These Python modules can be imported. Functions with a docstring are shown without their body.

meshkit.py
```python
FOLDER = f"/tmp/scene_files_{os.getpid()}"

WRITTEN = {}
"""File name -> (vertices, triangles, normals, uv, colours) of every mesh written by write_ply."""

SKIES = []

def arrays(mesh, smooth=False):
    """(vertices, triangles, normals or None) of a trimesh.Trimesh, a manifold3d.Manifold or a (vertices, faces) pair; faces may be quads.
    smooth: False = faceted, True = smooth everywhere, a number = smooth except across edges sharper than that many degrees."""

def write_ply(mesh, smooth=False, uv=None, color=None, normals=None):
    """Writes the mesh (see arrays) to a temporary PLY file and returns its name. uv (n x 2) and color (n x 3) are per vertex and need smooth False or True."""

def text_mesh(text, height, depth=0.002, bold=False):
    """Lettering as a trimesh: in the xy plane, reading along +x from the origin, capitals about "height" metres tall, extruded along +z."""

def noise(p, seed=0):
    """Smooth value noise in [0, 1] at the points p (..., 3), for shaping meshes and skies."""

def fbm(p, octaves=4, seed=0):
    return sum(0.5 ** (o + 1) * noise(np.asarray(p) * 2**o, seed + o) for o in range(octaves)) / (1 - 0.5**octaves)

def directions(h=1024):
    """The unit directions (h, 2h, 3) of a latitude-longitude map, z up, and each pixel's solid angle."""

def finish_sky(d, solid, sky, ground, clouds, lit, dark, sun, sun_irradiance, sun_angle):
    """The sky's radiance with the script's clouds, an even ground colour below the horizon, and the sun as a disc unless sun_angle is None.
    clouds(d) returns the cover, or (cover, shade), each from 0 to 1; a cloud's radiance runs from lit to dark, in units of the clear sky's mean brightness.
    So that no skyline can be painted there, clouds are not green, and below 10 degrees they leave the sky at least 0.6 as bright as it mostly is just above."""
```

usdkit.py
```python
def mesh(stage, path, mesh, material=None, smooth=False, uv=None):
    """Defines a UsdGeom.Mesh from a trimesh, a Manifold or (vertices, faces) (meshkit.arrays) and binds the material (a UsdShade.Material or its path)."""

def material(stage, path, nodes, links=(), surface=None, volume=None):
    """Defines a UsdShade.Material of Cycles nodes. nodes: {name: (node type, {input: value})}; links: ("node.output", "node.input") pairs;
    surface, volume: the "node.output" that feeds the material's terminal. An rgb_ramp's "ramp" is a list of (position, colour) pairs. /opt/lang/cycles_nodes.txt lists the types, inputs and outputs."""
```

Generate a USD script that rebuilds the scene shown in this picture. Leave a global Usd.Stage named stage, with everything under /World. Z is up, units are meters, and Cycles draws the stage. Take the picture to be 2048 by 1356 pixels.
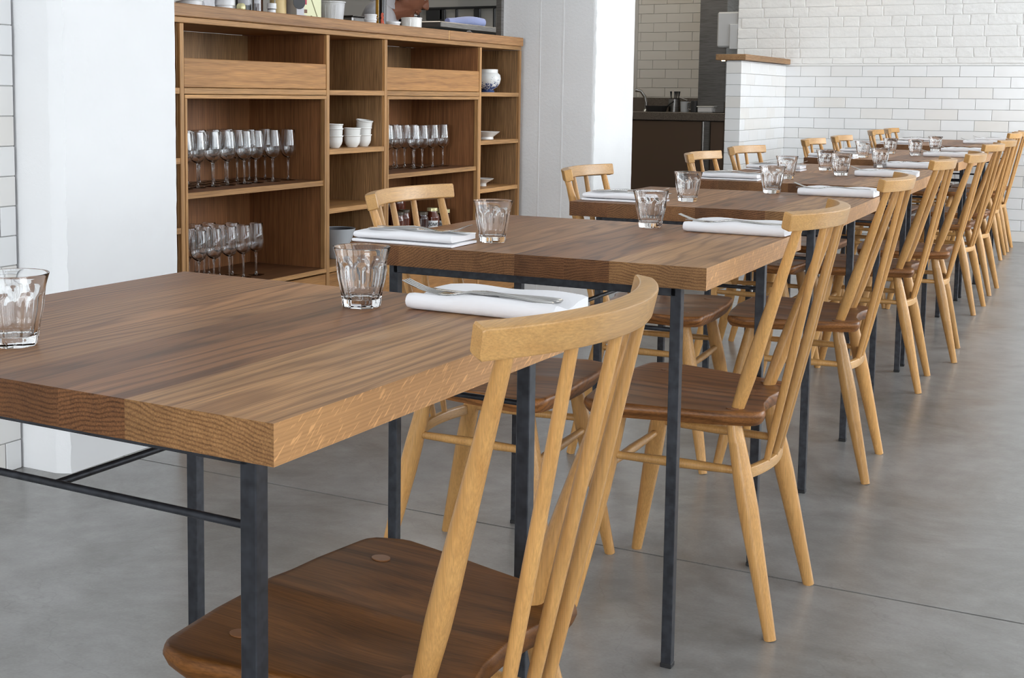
import math, random
import numpy as np, trimesh, usdkit, meshkit, manifold3d as m3
from pxr import Usd, UsdGeom, UsdLux, UsdShade, Gf, Sdf
from shapely.geometry import Polygon, Point
from shapely import affinity

stage = Usd.Stage.CreateInMemory()
UsdGeom.SetStageUpAxis(stage, 'Z'); UsdGeom.SetStageMetersPerUnit(stage, 1.0)
UsdGeom.Xform.Define(stage, '/World')
rng = np.random.default_rng(7)
PI = math.pi

# ------------------------------------------------------------------ camera, light, exposure
FPX, YAW, PITCH, ROLL = 2581.864, -0.493898, 0.0974136, 0.0107295
CAM = np.array([0.67196, -0.91207, 1.04213]); PPX, PPY = 911.026, 441.829
_fw = np.array([math.sin(YAW)*math.cos(PITCH), math.cos(YAW)*math.cos(PITCH), -math.sin(PITCH)])
_r = np.array([math.cos(YAW), -math.sin(YAW), 0.0]); _u = np.cross(_r, _fw)
_r2 = _r*math.cos(ROLL) + _u*math.sin(ROLL); _u2 = _u*math.cos(ROLL) - _r*math.sin(ROLL)
cam = UsdGeom.Camera.Define(stage, '/World/camera')
mt = Gf.Matrix4d(1.0)
for i, v in enumerate((_r2, _u2, -_fw, CAM)):
    mt.SetRow(i, Gf.Vec4d(*map(float, v), 1.0 if i == 3 else 0.0))
cam.AddTransformOp().Set(mt)
cam.CreateHorizontalApertureAttr(36.0); cam.CreateVerticalApertureAttr(36.0*1356/2048)
cam.CreateFocalLengthAttr(FPX/2048*36)
cam.CreateHorizontalApertureOffsetAttr((1024-PPX)/2048*36)
cam.CreateVerticalApertureOffsetAttr((PPY-678)/2048*36)
cam.CreateClippingRangeAttr((0.05, 200.0))
cam.CreateExposureAttr(-0.60)

def rect_light(name, loc, rot, w, h, power, color):
    l = UsdLux.RectLight.Define(stage, '/World/' + name)
    l.CreateWidthAttr(w); l.CreateHeightAttr(h); l.CreateIntensityAttr(power); l.CreateColorAttr(Gf.Vec3f(*color))
    l.AddTranslateOp().Set(Gf.Vec3d(*loc)); l.AddRotateXYZOp().Set(Gf.Vec3f(*rot))
    return l

RIGHT_X = 4.6
WINDOWS_R = [(-5.1, 2.5), (-2.2, 2.5), (0.7, 2.5), (3.6, 2.5), (6.4, 2.3), (8.55, 1.3)]         # centre y, width; daylight comes through these
WZ0, WZ1 = 0.75, 3.15
for i, (yc, w) in enumerate(WINDOWS_R):
    rect_light(f'daylight_window_{i}', (RIGHT_X + 0.28, yc, (WZ0+WZ1)/2), (0, 90, 0), WZ1-WZ0, w, [0.6, 1.3, 4.8, 2.2, 13.0, 23.0][i], (0.92, 0.965, 1.0))
WINDOWS_F = [(-0.8, 2.0), (1.4, 2.0), (3.5, 1.9)]                                     # in the wall behind the camera
FRONT_Y = -13.0
for i, (xc, w) in enumerate(WINDOWS_F):
    rect_light(f'daylight_front_{i}', (xc, FRONT_Y - 0.28, (WZ0+WZ1)/2), (90, 0, 0), w, WZ1-WZ0, 29.0, (0.92, 0.965, 1.0))
dome = UsdLux.DomeLight.Define(stage, '/World/sky'); dome.CreateIntensityAttr(1.2); dome.CreateColorAttr(Gf.Vec3f(0.85, 0.93, 1.0))
rect_light('kitchen_tube', (-4.2, 6.8, 3.35), (0, 0, 0), 0.5, 2.6, 10.0, (1.0, 0.90, 0.76))
rect_light('kitchen_tube_2', (-2.95, 9.0, 3.35), (0, 0, 0), 0.6, 0.6, 16.0, (1.0, 0.88, 0.70))

# ------------------------------------------------------------------ prims and labels
used = {}
def numbered(path):
    n = used.get(path, 0); used[path] = n + 1
    return path if n == 0 else f'{path}_{n:03d}'

def path_of(name, parent=None):
    return numbered((str(parent.GetPath()) if parent is not None else '/World') + '/' + name)

def tag(p, label=None, cat=None, group=None, kind=None):
    p = p.GetPrim() if hasattr(p, 'GetPrim') else p
    for k, v in (('label', label), ('category', cat), ('group', group), ('kind', kind)):
        if v: p.SetCustomDataByKey(k, v)
    return p

def thing(name, label, cat, loc=(0, 0, 0), rz=0.0, group=None, kind=None, rx=0.0, ry=0.0):
    x = UsdGeom.Xform.Define(stage, path_of(name))
    x.AddTranslateOp().Set(Gf.Vec3d(*map(float, loc)))
    if rz: x.AddRotateZOp().Set(math.degrees(rz))
    if ry: x.AddRotateYOp().Set(math.degrees(ry))
    if rx: x.AddRotateXOp().Set(math.degrees(rx))
    return tag(x, label, cat, group, kind)

def obj(name, mesh, mat, parent=None, smooth=False, label=None, cat=None, group=None, kind=None):
    p = usdkit.mesh(stage, path_of(name, parent), mesh, MAT[mat], smooth)
    return tag(p, label, cat, group, kind)

def dup(src, label, loc, rz=0.0, group=None, ry=0.0):
    d = src.GetCustomData(); base = src.GetName()
    base = base[:-4] if base[-4:-3] == '_' and base[-3:].isdigit() else base
    p = thing(base, label, d['category'], loc, rz, group or d.get('group'), ry=ry)
    # reference the parts through the source; drop its placement by overriding the op order
    p.GetReferences().AddInternalReference(src.GetPath())
    p.SetInstanceable(True)
    return p

# ------------------------------------------------------------------ mesh helpers
cat_ = trimesh.util.concatenate
def TM(v, f): return trimesh.Trimesh(np.asarray(v, float), np.asarray(f, int), process=False)
def from_man(m):
    mm = m.to_mesh(); return TM(mm.vert_properties[:, :3], mm.tri_verts)

_bcache = {}
def box(x0, x1, y0, y1, z0, z1, b=0.0):
    c = np.array([(x0+x1)/2, (y0+y1)/2, (z0+z1)/2]); h = np.array([x1-x0, y1-y0, z1-z0])/2
    if b <= 0:
        m = trimesh.creation.box(2*h); m.apply_translation(c); return m
    b = min(b, h.min()*0.49); pts = []
    for sx in (-1, 1):
        for sy in (-1, 1):
            for sz in (-1, 1):
                s = np.array([sx, sy, sz])
                for k in range(3):
                    q = s*(h-b); q[k] = s[k]*h[k]; pts.append(q + c)
    return from_man(m3.Manifold.hull_points(np.array(pts)))

def lathe(profile, n=32, ang=None):
    """closed solid from a profile of (r, z) that starts and ends on the axis"""
    pr = [tuple(p) for p in profile]; v = []; rows = []
    th = np.linspace(0, 2*PI, n, endpoint=False)
    for r_, z_ in pr:
        if r_ < 1e-7: rows.append([len(v)]); v.append((0, 0, z_))
        else:
            rows.append(list(range(len(v), len(v)+n))); v += [(r_*math.cos(t), r_*math.sin(t), z_) for t in th]
    f = []
    for a, b in zip(rows[:-1], rows[1:]):
        if len(a) == 1 and len(b) == 1: continue
        for i in range(n):
            j = (i+1) % n
            if len(a) == 1: f.append((a[0], b[j], b[i]))
            elif len(b) == 1: f.append((a[i], a[j], b[0]))
            else: f += [(a[i], a[j], b[j]), (a[i], b[j], b[i])]
    return TM(v, f)

def tube(path, radii, n=10, caps=True):
    p = np.asarray(path, float); k = len(p); radii = np.broadcast_to(radii, (k,))
    t = np.gradient(p, axis=0); t /= np.linalg.norm(t, axis=1, keepdims=True)
    a = np.cross(t[0], [0, 0, 1.0] if abs(t[0][2]) < 0.9 else [1.0, 0, 0]); v = []
    for i in range(k):
        a = a - t[i]*np.dot(a, t[i]); a /= np.linalg.norm(a); b = np.cross(t[i], a)
        for j in range(n):
            w = 2*PI*j/n; v.append(p[i] + radii[i]*(math.cos(w)*a + math.sin(w)*b))
    f = []
    for i in range(k-1):
        for j in range(n):
            q = (j+1) % n; f += [(i*n+j, i*n+q, (i+1)*n+q), (i*n+j, (i+1)*n+q, (i+1)*n+j)]
    if caps:
        v += [p[0], p[-1]]; c0 = k*n
        for j in range(n):
            q = (j+1) % n; f += [(c0, q, j), (c0+1, (k-1)*n+j, (k-1)*n+q)]
    return TM(v, f)

def turned(a, b, prof, n=14):
    """a turned stick from a to b; prof: (t, radius)"""
    a, b = np.asarray(a, float), np.asarray(b, float); ts = [t for t, _ in prof]
    t = np.unique(np.concatenate([np.linspace(0, 1, 9), ts])); rr = np.interp(t, ts, [q for _, q in prof])
    return tube(a + (b-a)*t[:, None], rr, n)

def sweep(frames, section):
    """frames: list of (origin, ex, ey); section (n, 2)"""
    n = len(section); v = []
    for o, ex, ey in frames:
        for s in section: v.append(np.asarray(o) + s[0]*np.asarray(ex) + s[1]*np.asarray(ey))
    f = []; k = len(frames)
    for i in range(k-1):
        for j in range(n):
            q = (j+1) % n; f += [(i*n+j, i*n+q, (i+1)*n+q), (i*n+j, (i+1)*n+q, (i+1)*n+j)]
    v += [np.mean(v[:n], 0), np.mean(v[(k-1)*n:k*n], 0)]
    for j in range(n):
        q = (j+1) % n; f += [(k*n, q, j), (k*n+1, (k-1)*n+j, (k-1)*n+q)]
    m = TM(v, f)
    if m.volume < 0: m.invert()
    return m

def rrect(w, h, r, k=3):
    pts = []
    for cx, cy, a0 in ((w/2-r, h/2-r, 0), (-w/2+r, h/2-r, PI/2), (-w/2+r, -h/2+r, PI), (w/2-r, -h/2+r, 1.5*PI)):
        for i in range(k+1):
            a = a0 + PI/2*i/k; pts.append((cx + r*math.cos(a), cy + r*math.sin(a)))
    return np.array(pts)

def hull_spheres(pts, n=10):
    out = []
    for p, r_ in pts: out.append(m3.Manifold.sphere(float(r_), n).translate(tuple(map(float, p))))
    return m3.Manifold.batch_hull(out)

# ------------------------------------------------------------------ materials
MAT = {}
def mat(name, nodes, links, surface='p.BSDF'):
    MAT[name] = usdkit.material(stage, f'/World/Looks/{name}', nodes, links, surface=surface)

def plain(name, color, rough=0.5, spec=0.5, **kw):
    mat(name, {'p': ('principled_bsdf', {'base_color': color, 'roughness': rough, 'specular_ior_level': spec, **kw})}, [])

def lin(*c):   # sRGB 0..255 -> linear
    return tuple(((x/255)/12.92 if x <= 10 else ((x/255+0.055)/1.055)**2.4) for x in c)

def wood(name, light, dark, axis='y', ring=45.0, stretch=0.05, distortion=3.0, rough=0.42, pore=0.35, vary=0.10, end=0.0, spec=0.4, center=(0.11, 0, 0.13), coat=0.0, flecks=False, dscale=1.2, bump=0.06, ringw=0.35, streak=42.0):
    """solid oak-like wood: growth rings round the grain axis, pores along it, a tone per piece"""
    k = 'xyz'.index(axis); sc = [1.0, 1.0, 1.0]; sc[k] = stretch
    psc = [520.0, 520.0, 520.0]; psc[k] = 9.0
    nodes = {
        'tc': ('texture_coordinate', {}), 'oi': ('object_info', {}),
        'rc': ('combine_xyz', {}), 'm1': ('math', {'math_type': 'multiply', 'value2': 0.9}), 'm2': ('math', {'math_type': 'multiply', 'value2': 7.3}), 'm2f': ('math', {'math_type': 'fraction'}),
        'add': ('vector_math', {'math_type': 'add'}), 'add2': ('vector_math', {'math_type': 'add', 'vector2': center}),
        'map': ('mapping', {'scale': sc}), 'pmap': ('mapping', {'scale': psc}),
        'st': ('noise_texture', {'scale': 1.0, 'detail': 4.0, 'roughness': 0.65, 'distortion': 0.4}), 'smap': ('mapping', {'scale': [streak if i != k else 0.8 for i in range(3)]}), 'wmix': ('math', {'math_type': 'multiply_add', 'value2': ringw}), 'smul': ('map_range', {'from_min': 0.3, 'from_max': 0.7, 'to_min': 0.0, 'to_max': 1.0-ringw}),
        'wp': ('math', {'math_type': 'power', 'value2': 1.8}), 'pert': ('vector_math', {'math_type': 'multiply_add', 'vector2': [0.0 if i == k else 0.05 for i in range(3)]}),
        'w': ('wave_texture', {'wave_type': 'rings', 'rings_direction': axis, 'scale': ring, 'distortion': distortion, 'detail': 2.0, 'detail_scale': dscale, 'detail_roughness': 0.5, 'profile': 'sine'}),
        'big': ('noise_texture', {'scale': 7.0, 'detail': 3.0}), 'bmap': ('mapping', {'scale': [1.0 if i != k else 0.12 for i in range(3)]}),
        'pn': ('noise_texture', {'scale': 1.0, 'detail': 2.0, 'roughness': 0.6}),
        'r1': ('rgb_ramp', {'ramp': [(0.0, light), (0.55, tuple(0.55*a+0.45*b for a, b in zip(light, dark))), (1.0, dark)]}),
        'bigm': ('map_range', {'from_min': 0.3, 'from_max': 0.7, 'to_min': 0.78, 'to_max': 1.2}),
        'pm': ('map_range', {'from_min': 0.40, 'from_max': 0.62, 'to_min': 1.0-pore, 'to_max': 1.06}),
        'vm': ('map_range', {'from_min': 0.0, 'from_max': 1.0, 'to_min': 1.0-vary, 'to_max': 1.0+vary}),
        'x1': ('math', {'math_type': 'multiply'}), 'x2': ('math', {'math_type': 'multiply'}),
        'mul': ('mix', {'mix_type': 'multiply', 'fac': 1.0}), 'cc': ('combine_color', {}),
        'bump': ('bump', {'strength': bump, 'distance': 0.001}),
        'p': ('principled_bsdf', {'roughness': rough, 'specular_ior_level': spec, 'coat_weight': coat, 'coat_roughness': 0.25}),
    }
    links = [('oi.random', 'm1.value1'), ('oi.random', 'm2.value1'), ('m2.value', 'm2f.value1'), ('m1.value', 'rc.x'), ('m2f.value', 'rc.y'), ('m1.value', 'rc.z'),
             ('tc.object', 'add.vector1'), ('rc.vector', 'add.vector2'), ('add.vector', 'map.vector'), ('tc.object', 'add2.vector1'),
             ('add.vector', 'pmap.vector'), ('add.vector', 'bmap.vector'), ('bmap.vector', 'big.vector'),
             ('pmap.vector', 'pn.vector'), ('add.vector', 'smap.vector'), ('smap.vector', 'st.vector'), ('st.fac', 'smul.value'), ('w.fac', 'wp.value1'), ('wp.value', 'wmix.value1'), ('smul.result', 'wmix.value3'), ('wmix.value', 'r1.fac'), ('big.fac', 'bigm.value'), ('pn.fac', 'pm.value'), ('m2f.value', 'vm.value'),
             ('bigm.result', 'x1.value1'), ('pm.result', 'x1.value2'), ('x1.value', 'x2.value1'), ('vm.result', 'x2.value2'),
             ('x2.value', 'cc.r'), ('x2.value', 'cc.g'), ('x2.value', 'cc.b'), ('r1.color', 'mul.color1'), ('cc.color', 'mul.color2'),
             ('pn.fac', 'bump.height'), ('bump.normal', 'p.normal')]
    # ring centre: shift by the piece's own random amount across the grain
    nodes['rs'] = ('vector_math', {'math_type': 'multiply', 'vector2': [0.0 if i == k else (0.30 if i == (k+1) % 3 else 0.22) for i in range(3)]})
    nodes['add3'] = ('vector_math', {'math_type': 'add'}); nodes['map2'] = ('mapping', {'scale': sc})
    links += [('rc.vector', 'rs.vector1'), ('add2.vector', 'add3.vector1'), ('rs.vector', 'add3.vector2'), ('add3.vector', 'map2.vector'), ('big.color', 'pert.vector1'), ('map2.vector', 'pert.vector3'), ('pert.vector', 'w.vector')]
    last = 'mul.color'
    if end:
        nodes['g'] = ('geometry', {}); nodes['nt'] = ('vector_transform', {'transform_type': 'normal', 'convert_from': 'world', 'convert_to': 'object'})
        nodes['sx'] = ('separate_xyz', {}); nodes['ab'] = ('math', {'math_type': 'absolute'}); nodes['gt'] = ('math', {'math_type': 'greater_than', 'value2': 0.8})
        nodes['me'] = ('mix', {'mix_type': 'multiply', 'color2': (end, end*0.97, end*0.92)})
        links += [('g.normal', 'nt.vector'), ('nt.vector', 'sx.vector'), (f'sx.{axis}', 'ab.value1'), ('ab.value', 'gt.value1'), ('gt.value', 'me.fac'), (last, 'me.color1')]
        last = 'me.color'
    if flecks:   # medullary rays: pale short streaks on the quartersawn long edge (faces across local x)
        nodes['g2'] = ('geometry', {}); nodes['n2'] = ('vector_transform', {'transform_type': 'normal', 'convert_from': 'world', 'convert_to': 'object'})
        nodes['s2'] = ('separate_xyz', {}); nodes['g3'] = ('math', {'math_type': 'greater_than', 'value2': 0.8})
        nodes['fm0'] = ('mapping', {'rotation': (-0.62, 0.0, 0.0)}); nodes['fm'] = ('mapping', {'scale': (1.0, 26.0, 210.0)})
        nodes['fn'] = ('noise_texture', {'scale': 1.5, 'detail': 1.5, 'distortion': 0.35})
        nodes['fr'] = ('map_range', {'from_min': 0.58, 'from_max': 0.68, 'to_min': 0.0, 'to_max': 0.75, 'clamp': True})
        nodes['fx'] = ('math', {'math_type': 'multiply'}); nodes['mf'] = ('mix', {'mix_type': 'mix', 'color2': tuple(min(1, c*1.6) for c in light)})
        nodes['lt'] = ('mix', {'mix_type': 'mix', 'color2': tuple(min(1, c*1.12) for c in light)}); nodes['lf'] = ('math', {'math_type': 'multiply', 'value2': 0.6})
        links += [('g2.normal', 'n2.vector'), ('n2.vector', 's2.vector'), ('s2.x', 'g3.value1'), ('tc.object', 'fm0.vector'), ('fm0.vector', 'fm.vector'), ('fm.vector', 'fn.vector'), ('fn.fac', 'fr.value'),
                  ('fr.result', 'fx.value1'), ('g3.value', 'fx.value2'), ('g3.value', 'lf.value1'), ('lf.value', 'lt.fac'), (last, 'lt.color1'), ('lt.color', 'mf.color1'), ('fx.value', 'mf.fac')]
        last = 'mf.color'
    links.append((last, 'p.base_color'))
    mat(name, nodes, links)

def painted(name, color, rough=0.6, bump_scale=30.0, bump=0.25, dist=0.01, vary=0.03, spec=0.3, big=3.0):
    nodes = {'g': ('geometry', {}), 'n': ('noise_texture', {'scale': bump_scale, 'detail': 4.0, 'roughness': 0.6}), 'n2': ('noise_texture', {'scale': big, 'detail': 2.0}),
             'mr': ('map_range', {'from_min': 0.25, 'from_max': 0.75, 'to_min': 1-vary, 'to_max': 1+vary*0.5}), 'cc': ('combine_color', {}),
             'mul': ('mix', {'mix_type': 'multiply', 'fac': 1.0, 'color1': color}), 'b': ('bump', {'strength': bump, 'distance': dist}),
             'p': ('principled_bsdf', {'roughness': rough, 'specular_ior_level': spec})}
    mat(name, nodes, [('g.position', 'n.vector'), ('g.position', 'n2.vector'), ('n2.fac', 'mr.value'), ('mr.result', 'cc.r'), ('mr.result', 'cc.g'), ('mr.result', 'cc.b'),
                      ('cc.color', 'mul.color2'), ('mul.color', 'p.base_color'), ('n.fac', 'b.height'), ('b.normal', 'p.normal')])

def tilemat(name, color, warm, rough=0.2):
    nodes = {'oi': ('object_info', {}), 'g': ('geometry', {}), 'n': ('noise_texture', {'scale': 14.0, 'detail': 3.0}), 'm': ('mix', {'mix_type': 'mix', 'color1': color, 'color2': warm}),
             'r': ('rgb_ramp', {'ramp': [(0.0, (0, 0, 0)), (0.55, (0.1, 0.1, 0.1)), (1.0, (1, 1, 1))]}), 'b': ('bump', {'strength': 0.12, 'distance': 0.006}),
             'p': ('principled_bsdf', {'roughness': rough, 'specular_ior_level': 0.5})}
    mat(name, nodes, [('oi.random', 'r.fac'), ('r.color', 'm.fac'), ('m.color', 'p.base_color'), ('g.position', 'n.vector'), ('n.fac', 'b.height'), ('b.normal', 'p.normal')])

painted('white_plaster', (0.83, 0.83, 0.835), bump_scale=40, bump=0.18, dist=0.006)
painted('rough_concrete_paint', (0.83, 0.83, 0.83), bump_scale=60, bump=0.35, dist=0.006, vary=0.04)
painted('brick_paint', (0.83, 0.82, 0.80), bump_scale=26, bump=0.35, dist=0.012, spec=0.3, rough=0.5)
painted('ceiling_paint', (0.80, 0.80, 0.80), bump=0.05)
painted('kitchen_wall_paint', (0.55, 0.53, 0.50), bump=0.1)
painted('grout', (0.52, 0.51, 0.50), rough=0.9)
painted('grout_light', (0.60, 0.59, 0.58), rough=0.9)
tilemat('tile_white', (0.80, 0.80, 0.80), (0.76, 0.73, 0.69))
tilemat('tile_kitchen', (0.66, 0.63, 0.58), (0.62, 0.58, 0.52), 0.3)

mat('concrete_floor', {
    'g': ('geometry', {}), 'n1': ('noise_texture', {'scale': 1.6, 'detail': 6.0, 'roughness': 0.62, 'distortion': 0.6}), 'n2': ('noise_texture', {'scale': 9.0, 'detail': 5.0, 'roughness': 0.65}),
    'n3': ('noise_texture', {'scale': 160.0, 'detail': 2.0}), 'mx': ('math', {'math_type': 'multiply_add', 'value2': 0.55}), 'mx0': ('math', {'math_type': 'multiply', 'value2': 0.38}), 'mx2': ('math', {'math_type': 'multiply_add', 'value2': 0.12}),
    'r': ('rgb_ramp', {'ramp': [(0.30, (0.135, 0.126, 0.116)), (0.5, (0.228, 0.220, 0.209)), (0.70, (0.345, 0.340, 0.330))]}),
    'rr': ('map_range', {'from_min': 0.3, 'from_max': 0.7, 'to_min': 0.24, 'to_max': 0.42}),
    'v': ('voronoi_texture', {'feature': 'distance_to_edge', 'scale': 1.1}), 'vd': ('noise_texture', {'scale': 5.0, 'detail': 4.0}), 'va': ('vector_math', {'math_type': 'multiply_add', 'vector2': (0.35, 0.35, 0.35)}),
    'vr': ('map_range', {'from_min': 0.0, 'from_max': 0.0035, 'to_min': 0.72, 'to_max': 1.0, 'clamp': True}), 'vc': ('combine_color', {}), 'vm': ('mix', {'mix_type': 'multiply', 'fac': 0.45}),
    'b': ('bump', {'strength': 0.05, 'distance': 0.003}),
    'p': ('principled_bsdf', {'specular_ior_level': 0.55, 'coat_weight': 0.25, 'coat_roughness': 0.22})},
    [('g.position', 'n1.vector'), ('g.position', 'n2.vector'), ('g.position', 'n3.vector'), ('n2.fac', 'mx0.value1'), ('n1.fac', 'mx.value1'), ('mx0.value', 'mx.value3'), ('n3.fac', 'mx2.value1'), ('mx.value', 'mx2.value3'),
     ('mx2.value', 'r.fac'), ('n1.fac', 'rr.value'), ('rr.result', 'p.roughness'), ('g.position', 'vd.vector'), ('vd.color', 'va.vector1'), ('g.position', 'va.vector3'), ('va.vector', 'v.vector'), ('v.distance', 'vr.value'),
     ('vr.result', 'vc.r'), ('vr.result', 'vc.g'), ('vr.result', 'vc.b'), ('r.color', 'vm.color1'), ('vc.color', 'vm.color2'), ('vm.color', 'p.base_color'), ('n2.fac', 'b.height'), ('b.normal', 'p.normal')])
plain('floor_joint', (0.06, 0.057, 0.053), 0.9)

OAK_L, OAK_D = lin(196, 148, 100), lin(126, 84, 50)
wood('oak_a', lin(172, 124, 82), lin(112, 73, 44), ring=68, distortion=1.3, end=0.62, flecks=True, center=(0.12, 0, 0.10), rough=0.42, spec=0.22, pore=0.22, vary=0.03, ringw=0.6)
wood('oak_b', lin(152, 104, 66), lin(92, 58, 34), ring=68, distortion=1.3, end=0.62, flecks=True, center=(-0.08, 0, 0.16), rough=0.42, spec=0.22, pore=0.22, vary=0.03, ringw=0.6)
wood('oak_c', lin(184, 138, 92), lin(124, 84, 50), ring=68, distortion=1.3, end=0.66, flecks=True, center=(0.05, 0, 0.22), rough=0.42, spec=0.22, pore=0.22, vary=0.03, ringw=0.6)
wood('oak_d', lin(146, 99, 62), lin(90, 57, 33), ring=68, distortion=1.3, end=0.62, flecks=True, center=(0.2, 0, 0.06), rough=0.42, spec=0.22, pore=0.22, vary=0.03, ringw=0.6)
wood('oak_e', lin(164, 117, 76), lin(108, 71, 43), ring=62, distortion=2.4, end=0.62, flecks=True, center=(0.02, 0, 0.09), rough=0.42, spec=0.22, pore=0.22, vary=0.03, ringw=0.6)
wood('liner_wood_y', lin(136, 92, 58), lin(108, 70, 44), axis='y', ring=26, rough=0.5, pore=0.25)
wood('shelf_oak_y', lin(198, 150, 96), lin(158, 112, 66), axis='y', ring=30, rough=0.5, pore=0.25)
wood('shelf_oak_z', lin(198, 150, 96), lin(158, 112, 66), axis='z', ring=30, rough=0.5, pore=0.25)
wood('panel_oak', lin(188, 136, 80), lin(146, 98, 54), axis='y', ring=16, stretch=0.25, distortion=6.0, rough=0.5, pore=0.2)
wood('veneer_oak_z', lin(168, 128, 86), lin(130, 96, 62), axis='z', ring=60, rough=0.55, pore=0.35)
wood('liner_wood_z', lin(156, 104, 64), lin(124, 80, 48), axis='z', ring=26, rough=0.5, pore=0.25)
wood('counter_oak', lin(186, 138, 90), lin(146, 100, 62), axis='y', ring=30, rough=0.45, pore=0.25)
wood('cap_oak', lin(190, 148, 104), lin(140, 100, 64), axis='y', ring=40, rough=0.5, pore=0.3)
wood('beech', lin(200, 152, 92), lin(186, 136, 78), axis='z', ring=14, stretch=0.04, ringw=0.2, streak=60.0, rough=0.36, pore=0.10, vary=0.06, coat=0.15, spec=0.35)
wood('beech_rail', lin(204, 158, 98), lin(190, 142, 84), axis='y', ring=10, stretch=0.2, ringw=0.2, streak=60.0, rough=0.36, pore=0.10, vary=0.04, coat=0.15, spec=0.35)
wood('elm_seat', lin(150, 98, 54), lin(88, 54, 27), axis='x', ring=22, stretch=0.10, distortion=3.0, rough=0.36, pore=0.2, vary=0.10, coat=0.06, spec=0.2, ringw=0.5)
wood('elm_seat_dark', lin(128, 82, 40), lin(66, 39, 17), axis='x', ring=22, stretch=0.10, distortion=3.0, rough=0.45, pore=0.2, vary=0.03, coat=0.04, spec=0.14)
plain('tenon', lin(126, 82, 48), 0.4)
mat('steel_frame', {'g': ('geometry', {}), 'n': ('noise_texture', {'scale': 60.0, 'detail': 2.0}), 'r': ('rgb_ramp', {'ramp': [(0.3, lin(44, 45, 49)), (0.7, lin(64, 66, 72))]}),
    'p': ('principled_bsdf', {'metallic': 0.55, 'roughness': 0.42, 'specular_ior_level': 0.5})}, [('g.position', 'n.vector'), ('n.fac', 'r.fac'), ('r.color', 'p.base_color')])
plain('rubber_black', (0.012, 0.012, 0.013), 0.6)
plain('glass', (1, 1, 1), 0.0, transmission_weight=1.0, ior=1.5)
plain('wine_glass_clear', (1, 1, 1), 0.0, transmission_weight=1.0, ior=1.6)
mat('wine_glass_thin', {'f': ('fresnel', {'IOR': 1.65}), 't': ('transparent_bsdf', {'color': (0.985, 0.985, 0.985)}), 'gl': ('glossy_bsdf', {'color': (1, 1, 1), 'roughness': 0.02}), 'm': ('mix_closure', {})}, [('f.fac', 'm.fac'), ('t.BSDF', 'm.closure1'), ('gl.BSDF', 'm.closure2')], surface='m.closure')
mat('linen', {'g': ('geometry', {}), 'n': ('noise_texture', {'scale': 900.0, 'detail': 1.0}), 'b': ('bump', {'strength': 0.12, 'distance': 0.001}), 'p': ('principled_bsdf', {'base_color': (0.82, 0.81, 0.83), 'roughness': 0.85, 'specular_ior_level': 0.2, 'sheen_weight': 0.1})},
    [('g.position', 'n.vector'), ('n.fac', 'b.height'), ('b.normal', 'p.normal')])
plain('cutlery_steel', (0.56, 0.55, 0.53), 0.16, metallic=1.0)
mat('brushed_steel', {'g': ('geometry', {}), 'mp': ('mapping', {'scale': (4, 4, 140)}), 'n': ('noise_texture', {'scale': 3.0, 'detail': 2.0}), 'r': ('map_range', {'from_min': 0.3, 'from_max': 0.7, 'to_min': 0.28, 'to_max': 0.4}),
    'p': ('principled_bsdf', {'base_color': (0.33, 0.32, 0.31), 'metallic': 1.0})}, [('g.position', 'mp.vector'), ('mp.vector', 'n.vector'), ('n.fac', 'r.value'), ('r.result', 'p.roughness')])
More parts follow.
